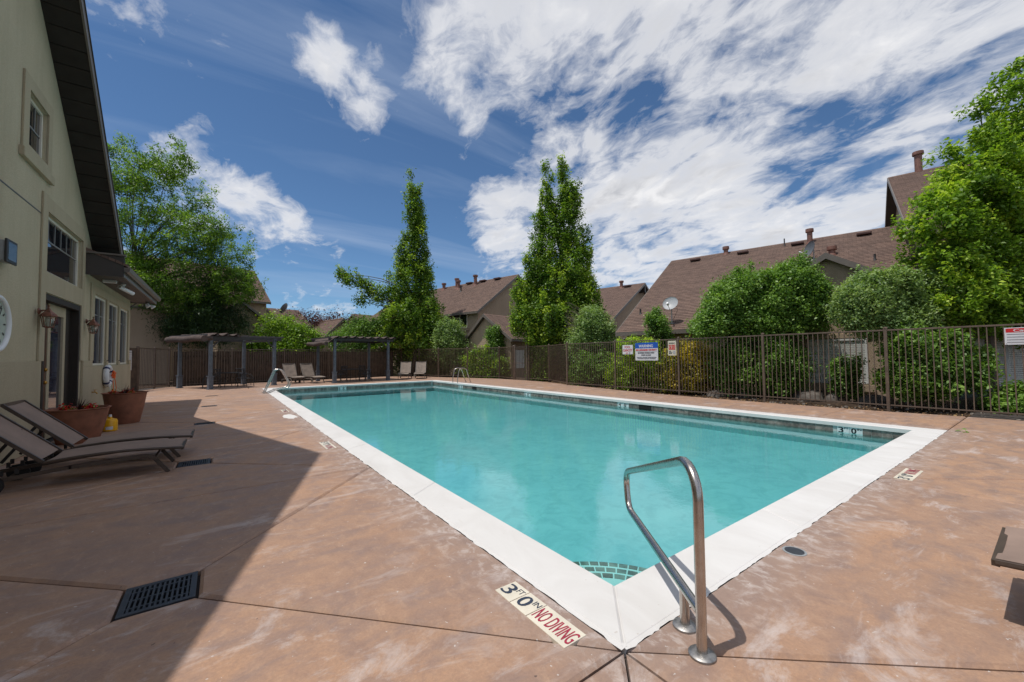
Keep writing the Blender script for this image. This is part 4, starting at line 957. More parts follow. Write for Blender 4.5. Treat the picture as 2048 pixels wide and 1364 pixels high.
# ---- planters and jug
def planter(label, c, r0, r1, h, seed):
    t = thing('planter', label, 'planter', (c[0], c[1], 0), 0, 'terracotta planters by the clubhouse door')
    q = MB(); q.lathe([(r0*0.96,0.0),(r0,0.02),(r0+(r1-r0)*0.5,h*0.48),(r1-0.012,h-0.03),(r1+0.012,h-0.012),(r1+0.012,h),(r1-0.02,h),(r1-0.04,h-0.07),(0.001,h-0.075)], 40, (c[0],c[1],0)); part(t, 'pot', q, 'terracotta', smooth=True)
    q = MB(); q.lathe([(r1-0.045,h-0.075),(0.001,h-0.055)], 24, (c[0],c[1],0)); part(t, 'soil', q, 'potting_soil', smooth=True)
    rng = np.random.default_rng(seed); p = thing('spike_plant', 'dark spiky plant growing from ' + ('the low wide terracotta planter' if seed == 1 else 'the tall terracotta planter'), 'plant', (c[0],c[1],h-0.06))
    q = MB()
    for i in range(15):
        a = rng.random()*6.28; tilt = rng.uniform(0.1, 0.95); L_ = rng.uniform(0.2, 0.36); d = np.array([math.cos(a)*math.sin(tilt), math.sin(a)*math.sin(tilt), math.cos(tilt)])
        b = np.array([c[0],c[1],h-0.07]) ; sd = np.cross(d, [0.3,0.2,0.9]); sd /= np.linalg.norm(sd); m_ = b+d*L_*0.5; e = b+d*L_+np.array([0,0,-0.05*tilt])
        q.add([b-sd*0.008, b+sd*0.008, m_+sd*0.010, e, m_-sd*0.010], [(0,1,2,4),(4,2,3)])
    part(p, 'leaf_blade', q, 'spike_leaf')
    cs = [(c[0]+rng.uniform(-.75,.75)*r1*0.8, c[1]+rng.uniform(-.75,.75)*r1*0.8, h-0.015+rng.uniform(0,0.03)) for _ in range(11)]
    V, T = leaf_cloud(np.array(cs), 22, 0.026, 0.045, seed, (0.45,0.3)); f = thing('red_flowers', 'small red blooms in ' + ('the low wide terracotta planter' if seed == 1 else 'the tall terracotta planter'), 'flowers', (c[0],c[1],h-0.05))
    link('bloom', leaf_mesh('bloom', V, T, (c[0],c[1],h-0.05)), 'petal_red', f)['kind'] = 'stuff'
    V, T = leaf_cloud(np.array(cs), 10, 0.035, 0.05, seed+3, (0.3,0.2)); V[:,2] -= 0.02; link('foliage', leaf_mesh('foliage', V, T, (c[0],c[1],h-0.05)), 'leaf_shrub', f)
planter('low wide terracotta planter with red flowers in front of the door', (-3.66, 9.0), 0.27, 0.40, 0.60, 1)
planter('tall terracotta planter with red flowers by the yellow jug', (-3.40, 11.4), 0.26, 0.385, 0.70, 2)
jc = (-3.44, 10.15)
t = thing('yellow_jug', 'small yellow plastic jug with white label between the planters', 'jug', (*jc,0))
q = MB(); q.lathe([(0.10,0.0),(0.115,0.015),(0.115,0.20),(0.10,0.235),(0.03,0.26),(0.03,0.285),(0.001,0.285)], 20, (*jc,0)); part(t, 'body', q, 'yellow_plastic', smooth=True)
q = MB(); q.lathe([(0.024,0.28),(0.024,0.33),(0.001,0.332)], 12, (*jc,0)); part(t, 'cap', q, 'white_plastic', smooth=True)
q = MB(); q.tube([(jc[0]-0.02,jc[1]+0.04,0.25),(jc[0]-0.05,jc[1]+0.09,0.28),(jc[0]-0.05,jc[1]+0.12,0.2)], 0.012, 8); part(t, 'handle', q, 'yellow_plastic', smooth=True)
q = MB(); 
for i in range(6):
    a0, a1 = -2.0+i*0.16, -2.0+(i+1)*0.16; q.add([(jc[0]+0.1165*math.cos(a),jc[1]+0.1165*math.sin(a),z) for a, z in ((a0,0.04),(a1,0.04),(a1,0.10),(a0,0.10))], [(0,1,2,3)])
part(t, 'label', q, 'sign_white')

# ================================================================== FENCES
def iron_fence(name, label, pts, panel=2.84, top=2.0, pitch=0.118, group=None, z0=-0.07, postw=0.065):
    t = thing(name, label, 'fence', (pts[0][0], pts[0][1], z0), 0, group); o0 = np.array([pts[0][0], pts[0][1]])
    pk = MB(); pk.box((0,0,(top+0.03)/2),(0.019,0.019,top-0.07)); me = pk.mesh('picket'); me.materials.append(MATS['fence_bronze'])
    done = set()
    for p, q_ in zip(pts, pts[1:]):
        p, q_ = np.array(p, float), np.array(q_, float); L_ = np.linalg.norm(q_-p); d = (q_-p)/L_; rz = math.atan2(d[1], d[0]); n = max(1, round(L_/panel))
        for i in range(n):
            a, b = p+d*L_*i/n, p+d*L_*(i+1)/n
            for e in (a, b):
                key = (round(e[0],2), round(e[1],2))
                if key in done: continue
                done.add(key)
                q = MB(); q.box((*e,(top+0.04+z0)/2),(postw,postw,top+0.04-z0),rz); ps = part(t, 'post', q, 'fence_bronze', bev=0.004)
                q = MB(); q.lathe([(postw*0.78,top+0.035),(postw*0.78,top+0.05),(postw*0.45,top+0.068),(0.001,top+0.075)], 4, (*e,0)); part(ps, 'post_cap', q, 'fence_bronze')
            for z, hh in ((top-0.012,0.036),(0.105,0.030)):
                q = MB(); q.bar((*(a+d*postw/2),z),(*(b-d*postw/2),z),0.034,hh); part(t, 'rail', q, 'fence_bronze', bev=0.003)
            Lp = np.linalg.norm(b-a); k_ = int((Lp-0.1)/pitch)
            for j in range(k_):
                s = a+d*(Lp*(j+1)/(k_+1)); ob = bpy.data.objects.new('picket', me); COL.objects.link(ob); ob.parent = t; ob.location = (s[0]-o0[0], s[1]-o0[1], -z0); ob.rotation_euler = (0,0,rz)
    return t
FX = 11.95
iron_fence('iron_fence', 'long bronze picket fence carrying the warning signs along the pool', [(FX+0.05,-4.35),(FX+0.02,1.33),(FX,7.0),(FX,12.85)])
iron_fence('iron_fence', 'bronze picket fence bending away between sign fence and gate', [(FX+0.1,12.98),(13.1,15.5),(13.15,17.35)])
iron_fence('iron_fence', 'bronze picket fence from the gate to the far slatted fence', [(12.75,18.35),(12.95,20.2),(10.9,24.9),(9.75,bx(9.75))])
# gate with arched shoulder
t = thing('pool_gate', 'bronze picket gate with upright posts before the small gabled entry', 'gate', (13.05,17.5,-0.07))
ga, gb = np.array([13.12,17.5]), np.array([12.78,18.25]); gd = (gb-ga)/np.linalg.norm(gb-ga)
for p in (ga, gb):
    q = MB(); q.box((*p,1.02),(0.075,0.075,2.18),math.atan2(gd[1],gd[0])); part(t, 'post', q, 'fence_bronze', bev=0.004)
for z in (0.12,1.0,1.98):
    q = MB(); q.bar((*(ga+gd*0.05),z),(*(gb-gd*0.05),z),0.034,0.036); part(t, 'rail', q, 'fence_bronze')
for j in range(1,8):
    s = ga+(gb-ga)*j/8; q = MB(); q.box((*s,1.04),(0.018,0.018,1.84),math.atan2(gd[1],gd[0])); part(t, 'picket', q, 'fence_bronze')
# far iron fence and slatted wood fence behind it
iron_fence('iron_fence', 'dark picket fence running behind both pergolas', [(-3.85,bx(-3.85)),(9.75,bx(9.75))])
iron_fence('iron_fence', 'short dark picket fence between the sign gate and the pergola corner', [(-4.75,23.9),(-3.85,bx(-3.85)-0.05)], panel=1.6)
t = thing('slatted_wood_fence', 'brown vertical board privacy fence behind the pergolas', 'fence', (-3.7,bx(-3.7)+0.18,-0.07))
ang = math.atan(0.19); fd = np.array([math.cos(ang), math.sin(ang)]); f0 = np.array([-3.7, bx(-3.7)+0.16]); FLn = 13.1
bm_ = []
for i in range(5):
    b = MB(); b.box((0,0,0),(0.128,0.02,1.93-0.012*(i % 3))); me = b.mesh('board'); me.materials.append(MATS['fence_board']); bm_.append(me)
nb = int(FLn/0.142); rng = np.random.default_rng(3)
for i in range(nb):
    s = f0+fd*(0.142*(i+0.5)); o = bpy.data.objects.new('board', bm_[rng.integers(5)]); COL.objects.link(o); o.parent = t
    o.location = (s[0]+3.7, s[1]-(bx(-3.7)+0.18), 0.92+0.07+0.006*rng.normal()); o.rotation_euler = (0, 0.006*rng.normal(), ang)
q = MB()
for z in (0.35,1.6): q.bar((*(f0+np.array([-fd[1],fd[0]])*0.03),z),(*(f0+fd*FLn+np.array([-fd[1],fd[0]])*0.03),z),0.04,0.09)
part(t, 'rail', q, 'fence_board')
# solid service gate with two notices beyond the clubhouse corner
t = thing('service_gate', 'tall brown sheet gate with two notices beyond the clubhouse corner', 'gate', (-4.95,23.2,-0.07))
q = MB(); q.bar((-5.25,22.55,0.97),(-4.80,23.85,0.97),0.04,2.04); part(t, 'panel', q, 'fence_board')
for p in ((-5.27,22.5),(-4.78,23.9)):
    q = MB(); q.box((*p,1.0),(0.08,0.08,2.14)); part(t, 'post', q, 'fence_bronze')
sd = np.array([-4.80+5.25, 23.85-22.55]); sd /= np.linalg.norm(sd); sn = np.array([sd[1], -sd[0]])
for i, (s0, w_, z0_, z1_, lb) in enumerate(((0.42,0.20,1.42,1.98,'small white notice high on the brown sheet gate'),(0.72,0.24,0.98,1.86,'tall white notice with text lines on the brown sheet gate'))):
    c0 = np.array([-5.25,22.55])+sd*s0+sn*0.026; t = thing('notice', lb, 'sign', (*c0, z0_))
    q = MB(); q.bar((*(c0),(z0_+z1_)/2),(*(c0+sd*w_),(z0_+z1_)/2),0.008,z1_-z0_); part(t, 'plate', q, 'sign_white')
    q = MB()
    for r_ in range(9 if i else 6):
        zz = z1_-0.07-r_*(z1_-z0_-0.1)/(9 if i else 6); q.bar((*(c0+sn*0.006+sd*0.03),zz),(*(c0+sn*0.006+sd*(w_-0.03-0.02*(r_ % 3))),zz),0.004,0.030 if r_ == 0 else 0.018)
    part(t, 'print', q, 'sign_ink' if i else 'navy_tape')
# ---- signs on the pool fence
SX = FX-0.03
def sign(name, label, px0, py0, px1, py1, rows, back='sign_white', X=SX, y1=None, rivets=True):
    a = on_x(px0, py0, X); b = on_x(px1, py1, X); ya, yb = a[1], (b[1] if y1 is None else y1); zt, zb = a[2], b[2]
    t = thing(name, label, 'sign', (X, (ya+yb)/2, zb)); Wd, Hd = ya-yb, zt-zb
    q = MB(); q.box2((X-0.004,yb,zb),(X+0.004,ya,zt)); pl = part(t, 'plate', q, back, bev=0.003)
    for i, r_ in enumerate(rows):
        kind, x0, z0_, x1, z1_, mat_, tx = r_; q = MB(); d = 0.0052+0.0006*i
        if kind == 'rect': q.box2((X-d-0.0006, ya-Wd*x1, zb+Hd*z0_),(X-d, ya-Wd*x0, zb+Hd*z1_)); nm = 'printed_band'
        else: text(q, tx, (X-d-0.002, ya-Wd*x0, zb+Hd*z0_), (0,-1,0),(0,0,1), Wd*(x1-x0), Hd*(z1_-z0_), Wd*(x1-x0)*(0.008 if kind == 'bold' else 0.0015)); nm = 'lettering'
        part(pl, nm, q, mat_)
    if rivets:
        q = MB()
        for cy in (ya-0.025, yb+0.025):
            for cz in (zb+0.025, zt-0.025): q.lathe([(0.009,0.0),(0.007,0.004),(0.001,0.005)], 8, (X-0.0045,cy,cz), Matrix.Rotation(-math.pi/2,3,'Y'))
        part(pl, 'rivet', q, 'grey_plastic')
    return t
sign('pool_capacity_sign', 'small white sign reading POOL CAPACITY in red on the fence', 1245, 690.5, 1266, 708.5, [('bold',.22,.66,.76,.90,'sign_red','POOL'),('bold',.06,.30,.94,.56,'sign_red','CAPACITY'),('rect',.32,.10,.54,.18,'sign_red',''),('rect',.62,.10,.74,.19,'sign_ink','')])
sign('warning_sign', 'large WARNING sign with blue header on the fence', 1270.3, 686, 1316.5, 721, [('rect',0,.68,1,1,'sign_blue',''),('bold',.17,.73,.79,.89,'sign_white','WARNING'),('bold',.04,.545,.95,.635,'sign_red','NO LIFEGUARD ON DUTY'),('rect',.04,.505,.96,.512,'sign_ink',''),('bold',.13,.39,.85,.465,'sign_ink','BATHERS SHOULD NOT'),('bold',.28,.265,.70,.34,'sign_ink','SWIM ALONE'),
    ('rect',.07,.165,.30,.19,'sign_ink',''),('rect',.32,.165,.55,.19,'sign_ink',''),('rect',.57,.165,.93,.19,'sign_ink',''),('rect',.10,.10,.38,.125,'sign_ink',''),('rect',.40,.10,.62,.125,'sign_ink',''),('rect',.64,.10,.90,.125,'sign_ink','')])
sign('emergency_sign', 'cream EMERGENCY 911 sign beside a fence post', 1335.5, 682, 1353, 711, [('bold',.12,.80,.90,.88,'sign_ink','EMERGENCY'),('rect',.12,.40,.90,.73,'sign_red',''),('bold',.34,.44,.86,.70,'sign_cream','911'),('bold',.17,.44,.30,.70,'sign_cream','('),('rect',.12,.28,.36,.32,'sign_ink',''),('rect',.12,.20,.52,.25,'utility_green',''),('rect',.12,.12,.48,.16,'sign_ink',''),('rect',.62,.12,.88,.32,'dish_grey','')], back='sign_cream')
a_ = on_x(2008, 656, SX)
sign('caution_sign', 'white sign with red Caution header on the fence by the big maple', 2008, 656, 2048, 689, [('rect',.03,.72,.97,.96,'sign_red',''),('bold',.20,.755,.80,.92,'sign_white','Caution')] + [('rect',.05,z,.95,z+.022,'sign_ink','') for z in (.60,.44,.28,.13)] + [('text',.07,z,.90,z+.075,'sign_ink',tx) for z, tx in ((.49,'NO GLASS IN POOL AREA'),(.33,'NO RUNNING'),(.17,'SHOWER BEFORE ENTERING'))][:0], y1=a_[1]-0.62)
# ================================================================== PERGOLAS
def pergola(label, fl, fr, bl, br, H, rolled, seed):
    fl, fr, bl, br = [np.array(p, float) for p in (fl, fr, bl, br)]
    t = thing('pergola', label, 'pergola', (*((fl+fr+bl+br)/4), 0), 0, 'pergolas at the far end of the pool')
    ang = math.atan2(*(fr-fl)[::-1])
    for p in (fl, fr, bl, br):
        q = MB(); q.box((*p,(H)/2),(0.135,0.135,H),ang); ps = part(t, 'post', q, 'pergola_paint', bev=0.006)
        q = MB(); q.box((*p,0.30),(0.19,0.19,0.60),ang); q.box((*p,0.62),(0.24,0.24,0.045),ang); q.box((*p,0.015),(0.26,0.26,0.03),ang); part(ps, 'base_sleeve', q, 'pergola_paint', bev=0.005)
    d = (fr-fl)/np.linalg.norm(fr-fl); e = (bl-fl)/np.linalg.norm(bl-fl)
    for a, b in ((fl,fr),(bl,br)):
        q = MB(); q.bar((*(a-d*0.35),H-0.03),(*(b+d*0.35),H-0.03),0.05,0.15); part(t, 'beam', q, 'pergola_slat')
    for a, b in ((fl,bl),(fr,br)):
        q = MB(); q.bar((*(a-e*0.1),H-0.10),(*(b+e*0.1),H-0.10),0.045,0.10); part(t, 'side_beam', q, 'pergola_slat')
    for a, s in ((fl,1),(fr,-1)):
        q = MB(); q.bar((*(a),H-0.55),(*(a+d*s*0.45),H-0.08),0.05,0.05); part(t, 'brace', q, 'pergola_slat')
    n = 9
    for i in range(n):
        s = -0.1+1.2*i/(n-1); a, b = fl+(fr-fl)*s, bl+(br-bl)*s; q = MB(); q.bar((*(a-e*0.3),H+0.085),(*(b+e*0.3),H+0.085),0.04,0.08); part(t, 'rafter', q, 'pergola_slat')
    # sagging fabric canopy slung over the rafters
    c = thing('shade_canopy', 'brown fabric shade sagging over ' + ('the pergola nearest the clubhouse' if rolled else 'the pergola with the dining set by the pool end'), 'canopy', (*((fl+bl)/2), H))
    q = MB(); us = np.linspace(-0.16, 0.42 if rolled else 1.12, 46); vn = 8; base = 0
    for u in us:
        for j in range(vn+1):
            v = -0.08+1.16*j/vn; p = fl+(fr-fl)*u+(bl-fl)*v
            z = H+0.20-0.13*abs(math.sin(math.pi*(u+0.1)*(n-1)/1.2))
            if u < 0: z = H+0.14-2.0*abs(u)*(1.0 if rolled else 1.3)
            q.v.append((p[0],p[1],z+0.012*math.sin(7*v+9*u)))
    m_ = vn+1
    for i in range(len(us)-1):
        for j in range(vn): q.f.append((i*m_+j,(i+1)*m_+j,(i+1)*m_+j+1,i*m_+j+1))
    o = part(c, 'cloth', q, 'canopy_fabric', smooth=True); sm_ = o.modifiers.new('thickness','SOLIDIFY'); sm_.thickness = 0.006
    q = MB()
    if rolled:
        for j, (p, r_) in enumerate(((fl+(fr-fl)*-0.12, 0.14),)): pass
        for u, dz in ((-0.13,-0.06),): q.tube([(*(fl+(fr-fl)*u+(bl-fl)*v), H-0.02+dz+0.02*math.sin(9*v)) for v in np.linspace(-0.1,1.1,14)], 0.15, 12)
        q.tube([(*(fl+(fr-fl)*u-e*0.10), H-0.06-0.03*math.sin(5*u)) for u in np.linspace(-0.15,-0.0,5)], 0.12, 10)
    else: q.tube([(*(fl+(fr-fl)*-0.16+(bl-fl)*v), H-0.25+0.03*math.sin(8*v)) for v in np.linspace(-0.06,1.06,14)], 0.11, 12)
    part(c, 'gathered_edge', q, 'canopy_fabric', smooth=True)
    return (fl+fr+bl+br)/4, ang
G2 = lambda x, y: gnd(x, y)[:2]
p1 = G2(420,779); p2 = G2(548,770.3); d1 = (p2-p1); e_ = np.array([-d1[1], d1[0]])/np.linalg.norm(d1)
pc1, pa1 = pergola('blue grey pergola with fabric shade gathered over the clubhouse end', p1, p2, p1+e_*2.7-d1*0.06, p2+e_*2.7-d1*0.06, 2.50, True, 1)
p1 = G2(669,766.2); p2 = G2(776,760.5); d1 = (p2-p1); e_ = np.array([-d1[1], d1[0]])/np.linalg.norm(d1)
pc2, pa2 = pergola('blue grey pergola with wavy brown shade over a metal dining set', p1, p2, p1+e_*2.75, p2+e_*2.75, 2.52, False, 2)
def patio_set(c, ang, label_t, label_c, group, seed):
    t = thing('patio_table', label_t, 'table', (*c,0), ang)
    q = MB(); q.lathe([(0.001,0.70),(0.60,0.70),(0.62,0.715),(0.60,0.73),(0.001,0.73)], 28); part(t, 'top', q, 'dark_metal', world_=False)
    for a in range(4):
        x, y = 0.42*math.cos(a*math.pi/2+0.78), 0.42*math.sin(a*math.pi/2+0.78); q = MB(); q.tube([(x*1.1,y*1.1,0),(x*0.75,y*0.75,0.4),(x,y,0.70)], 0.016, 7); part(t, 'leg', q, 'dark_metal', world_=False)
    for k_ in range(4):
        a = ang+k_*math.pi/2+0.4; p = np.array(c)+np.array([math.cos(a), math.sin(a)])*1.02
        h = thing('patio_chair', label_c, 'chair', (*p,0), a+math.pi/2, group)
        for sx in (-1,1):
            q = MB(); q.tube([(sx*0.24,-0.24,0),(sx*0.25,-0.20,0.42),(sx*0.25,-0.05,0.62),(sx*0.25,0.22,0.62)], 0.014, 7); part(h, 'front_leg', q, 'dark_metal', world_=False) if False else part(h, 'leg', q, 'dark_metal', world_=False)
            q = MB(); q.tube([(sx*0.24,0.30,0),(sx*0.24,0.20,0.42),(sx*0.23,-0.26 if False else 0.32,0.92)], 0.014, 7); part(h, 'leg', q, 'dark_metal', world_=False)
        q = MB(); q.box((0,0,0.42),(0.48,0.46,0.02)); part(h, 'seat', q, 'dark_metal', world_=False)
        q = MB(); q.tube([(-0.23,0.32,0.92),(0.23,0.32,0.92)], 0.014, 7)
        for i in range(6): q.bar((-0.19+0.076*i,0.22,0.46),(-0.19+0.076*i,0.315,0.92),0.012,0.006)
        part(h, 'backrest', q, 'dark_metal', world_=False)
patio_set(pc1, pa1, 'round dark metal patio table under the pergola nearest the clubhouse', 'dark metal patio chair under the pergola nearest the clubhouse', 'chairs under the first pergola', 1)
patio_set(pc2, pa2, 'round dark metal patio table under the wavy shaded pergola', 'dark metal patio chair under the wavy shaded pergola', 'chairs under the second pergola', 2)
# ================================================================== HOUSES (turned 14 degrees to the pool)
def hroot(name, label, a, b, zb, cat='house', group=None): 
    t = thing(name, label, cat, frE(a, b, zb), TH, group); t['_o'] = (a, b, zb); return t
def hp(root, name, mb, mat, smooth=False, bev=0.0, parent=None):
    o = root['_o']; return link(name, mb.mesh(name, (o[0], o[1], o[2])), mat, parent or root, smooth, bev)
def roof_plane(mb, p0, p1, up_vec, L_, expo=0.17, lift=0.016):
    """stepped shingle courses: eave line p0-p1, going up along up_vec (unit) for L_"""
    p0, p1, u = np.array(p0, float), np.array(p1, float), np.array(up_vec, float); n = max(1, int(round(L_/expo))); ex = L_/n
    nr = np.cross(p1-p0, u); nr /= np.linalg.norm(nr)
    if nr[2] < 0: nr = -nr
    for i in range(n):
        a, b = u*(ex*i), u*(ex*(i+1))
        mb.add([p0+a, p1+a, p1+a+nr*lift, p0+a+nr*lift, p1+b+nr*0.001, p0+b+nr*0.001], [(0,1,2,3),(3,2,4,5)])
def gable_house(root, a0, ar, a1, b0, b1, ze, zr, zb, oh=0.45, roh=0.4, fas='fascia', wall='tan_stucco', along='b'):
    """ridge along e2 (along='b') with eaves at a0, a1; or ridge along e1 (along='a'), eaves at b0.. given as a0, ar, a1 in b"""
    sw = (lambda a, b, z: (a, b, z)) if along == 'b' else (lambda a, b, z: (b, a, z))
    w0, w1 = a0+oh, a1-oh; s0 = (zr-ze)/(ar-a0); s1 = (zr-ze)/(a1-ar); th = 0.16
    q = MB(); prof = [(w0,zb),(w1,zb),(w1,ze+oh*s1-th*0.6),(ar,zr-th),(w0,ze+oh*s0-th*0.6)]
    q.extr([sw(a, b0+roh, z) for a, z in prof], np.array(sw(0, b1-b0-2*roh, 0)) if along == 'b' else (b1-b0-2*roh, 0, 0)); hp(root, 'wall', q, wall)
    for (ae, s_, sg) in ((a0, s0, 1), (a1, -s1, -1)):
        if abs(ae-ar) < 0.05: continue
        d = np.array([ar-ae, 0, zr-ze]); L_ = np.linalg.norm(d); u = d/L_
        q = MB(); P0, P1 = sw(ae, b0, ze), sw(ae, b1, ze); uu = sw(u[0], 0, u[2])
        roof_plane(q, P0, P1, uu, L_); rf = hp(root, 'roof', q, 'brown_shingles')
        q = MB(); q.extr([sw(ae, b0, ze-0.005), sw(ar, b0, zr-0.005), sw(ar, b0, zr-th), sw(ae, b0, ze-th)], sw(0, b1-b0, 0)); hp(root, 'roof_deck', q, 'dark_fascia')
        for bb in (b0-0.035, b1+0.001):
            q = MB(); q.extr([sw(ae, bb, ze+0.015), sw(ar, bb, zr+0.015), sw(ar, bb, zr-0.20), sw(ae, bb, ze-0.20)], sw(0, 0.034, 0)); hp(root, 'rake_board', q, fas)
        q = MB(); q.box2(sw(ae-0.03*sg, b0, ze-0.17), sw(ae-0.001*sg, b1, ze+0.005)); hp(root, 'eave_board', q, fas)
    q = MB(); q.extr([sw(ar-0.14, b0, zr-0.075), sw(ar, b0, zr+0.03), sw(ar+0.14, b0, zr-0.075)], sw(0, b1-b0, 0)); hp(root, 'ridge_cap', q, 'brown_shingles')
def hwindow(root, a, b0, b1, z0, z1, blinds=True, axis='a', fr='window_vinyl', nsl=24, mull=None, sgn=-1, trim=True):
    """window on the plane a = const facing -e1 (axis a) or b = const facing -e2 (axis b)"""
    sw = (lambda d, s, z: (a+sgn*d, s, z)) if axis == 'a' else (lambda d, s, z: (s, a+sgn*d, z))
    q = MB(); w_ = 0.06
    q.box2(sw(-0.01,b0,z0), sw(0.05,b0+w_,z1)); q.box2(sw(-0.01,b1-w_,z0), sw(0.05,b1,z1)); q.box2(sw(-0.01,b0+w_,z0), sw(0.05,b1-w_,z0+w_)); q.box2(sw(-0.01,b0+w_,z1-w_), sw(0.05,b1-w_,z1))
    for m_ in (mull or []): q.box2(sw(-0.008,m_-0.04,z0+w_), sw(0.052,m_+0.04,z1-w_))
    wn = hp(root, 'window', q, fr, bev=0.005)
    q = MB(); q.box2(sw(0.002,b0+w_,z0+w_), sw(0.006,b1-w_,z1-w_)); hp(root, 'pane', q, 'dark_glass' if not blinds else 'blue_glass', parent=wn)
    if blinds:
        for i in range(nsl):
            z = z1-w_-(z1-z0-2*w_)*(i+0.5)/nsl; q = MB(); q.extr([sw(0.010,b0+w_,z-0.36*(z1-z0)/nsl), sw(0.010,b1-w_,z-0.36*(z1-z0)/nsl), sw(0.016,b1-w_,z+0.40*(z1-z0)/nsl), sw(0.016,b0+w_,z+0.40*(z1-z0)/nsl)], sw(0.002,0,0) if False else (np.array(sw(0.003,0,0))-np.array(sw(0,0,0)))); hp(root, 'blind_slat', q, 'blind_slat', parent=wn)
    if trim:
        q = MB(); q.box2(sw(0.001,b0-0.16,z0-0.26), sw(0.10,b1+0.16,z0-0.02)); hp(root, 'window_sill', q, 'tan_stucco', bev=0.01); q = MB(); q.box2(sw(0.001,b0-0.10,z1+0.02), sw(0.05,b1+0.10,z1+0.18)); hp(root, 'window_lintel', q, 'tan_stucco', bev=0.01)
    return wn
# --- long house behind the sign fence
zA = -0.45
HA = hroot('town_house', 'long tan townhouse with sweeping brown shingle roof behind the sign fence', 16.0, 7.63, zA)
gable_house(HA, 16.0, 24.25, 32.5, -22.0, 7.63, 2.50, 7.40, zA, oh=0.32)
SA = (7.40-2.50)/8.25
def roofhit(px, py, a0=16.0, ze=2.50, s=SA):   # pixel ray meets the pool-side slope
    d = toE(ray(px, py)); o = toE(O); t_ = (ze+s*(o[0]-a0)-o[2])/(d[2]-s*d[0]); return o+d*t_
# cross gable that faces the pool
gp_ = on_e(1651, 506, 0, 15.6); gb0, gz = gp_[1], gp_[2]; hw = 2.25; ez = gz-hw*0.62
gable_house(HA, gb0-hw, gb0, gb0+hw, 15.6, 21.5, ez, gz, zA, oh=0.38, roh=0.24, along='a')
wa = on_e(1618, 764, 0, 15.84); wb = on_e(1734, 681, 0, 15.84)
wz1 = on_e(1690, 678, 0, 15.84)[2]; wz0 = on_e(1690, 767, 0, 15.84)[2]
hwindow(HA, 15.84, wb[1], wa[1], wz0, wz1, mull=[on_e(1655, 720, 0, 15.84)[1]], fr='white_vinyl')
wa = on_e(1940, 700, 0, 16.32); wb = on_e(2110, 700, 0, 16.32); wz1 = on_e(1980, 676, 0, 16.32)[2]; wz0 = on_e(1980, 772, 0, 16.32)[2]
hwindow(HA, 16.32, wb[1], wa[1], wz0, wz1, mull=[on_e(2012, 700, 0, 16.32)[1]], fr='white_vinyl')
# taller block rising through the roof
ub = -2.75; ur = on_e(1776, 356, 1, ub); ue = on_e(1819, 466, 1, ub)
gable_house(HA, ue[0], ur[0], ur[0]+(ur[0]-ue[0]), -21.0, ub, ue[2], ur[2], 3.0, oh=0.5)
for px, py in ((1391,519),(1486,504.5),(1595,487),(1728,467.5)):
    p = roofhit(px, py+3); q = MB(); q.box((p[0],p[1],p[2]+0.07),(0.40,0.55,0.12)); hp(HA, 'roof_vent', q, 'roof_vent', bev=0.03)
def flue(root, p, h, r, cap=True, mat='vent_copper', low=0.4):
    q = MB(); q.lathe([(r*2.2,-low),(r*1.2,0.05),(r,0.06),(r,h)] + ([(r*1.45,h+0.01),(r*1.5,h+0.05),(r*1.45,h+0.18),(0.001,h+0.22)] if cap else [(0.001,h)]), 14, tuple(p)); hp(root, 'flue', q, mat, smooth=True)
p = roofhit(1452, 508); flue(HA, p, 0.25, 0.12); p = roofhit(1620, 486); flue(HA, p, 0.55, 0.12); p = roofhit(1664, 510); flue(HA, p, 0.22, 0.13); p = roofhit(1750, 521); flue(HA, p, 0.28, 0.04, False, 'dark_metal'); p = roofhit(1281, 628); flue(HA, p, 0.25, 0.045, False, 'dark_metal', 0.15); p = roofhit(1569,492); flue(HA, p, 0.4, 0.03, False, 'dark_metal')
q_ = on_e(1838, 352, 0, ur[0]); flue(HA, q_, (352-303)*0.029*0.75, 0.15)
q = MB(); q.tube([(15.93, 7.2, 2.2),(16.3,7.2,2.0),(16.42,7.2,1.8),(16.42,7.2,zA)], 0.045, 8); hp(HA, 'downpipe', q, 'dark_fascia', smooth=True)
# --- satellite dishes
def dish(label, foot, h, r, az, el, mats):
    t = thing('satellite_dish', label, 'satellite dish', tuple(foot))
    f_ = Vector(foot); top = f_+Vector((0,0,h)); q = MB(); q.lathe([(0.11,-0.01),(0.11,0.02),(0.03,0.03),(0.001,0.03)], 12, tuple(f_)); q.tube([f_, f_+Vector((0,0,h*0.7)), top], 0.024, 8); part(t, 'mast', q, 'dish_grey', smooth=True)
    dr_ = Vector((math.cos(az)*math.cos(el), math.sin(az)*math.cos(el), math.sin(el))); M = dr_.to_track_quat('Z','Y').to_matrix(); c = top+dr_*0.10
    q = MB(); pr = [(r*x, 0.28*r*x*x) for x in (0.02,0.3,0.55,0.8,1.0)]; q.lathe(pr+[(r*1.01,0.28*r+0.006)]+[(a*0.995, b-0.012) for a, b in pr[::-1]], 26, tuple(c), M); part(t, 'reflector', q, mats, smooth=True)
    low = c + M @ Vector((0,-1,0))*r*0.9; e = c+dr_*(r*1.15)+M @ Vector((0,-1,0))*r*0.75; q = MB(); q.tube([low, e], 0.014, 6); q.tube([top, c], 0.03, 8); part(t, 'feed_arm', q, 'dish_grey', smooth=True)
    q = MB(); q.tube([e-dr_*0.08+Vector((0,0,0.02)), e+dr_*0.05+Vector((0,0,0.05))], 0.045, 10); part(t, 'receiver', q, 'white_plastic', smooth=True)
    q = MB(); q.tube([top+Vector((0,0,-0.05)), top+Vector((0.10,-0.2,-0.06)), top+Vector((0.10,-0.22,-0.25)), f_+Vector((0.02,-0.04,0.15))], 0.008, 6); part(t, 'cable', q, 'dark_metal', smooth=True)
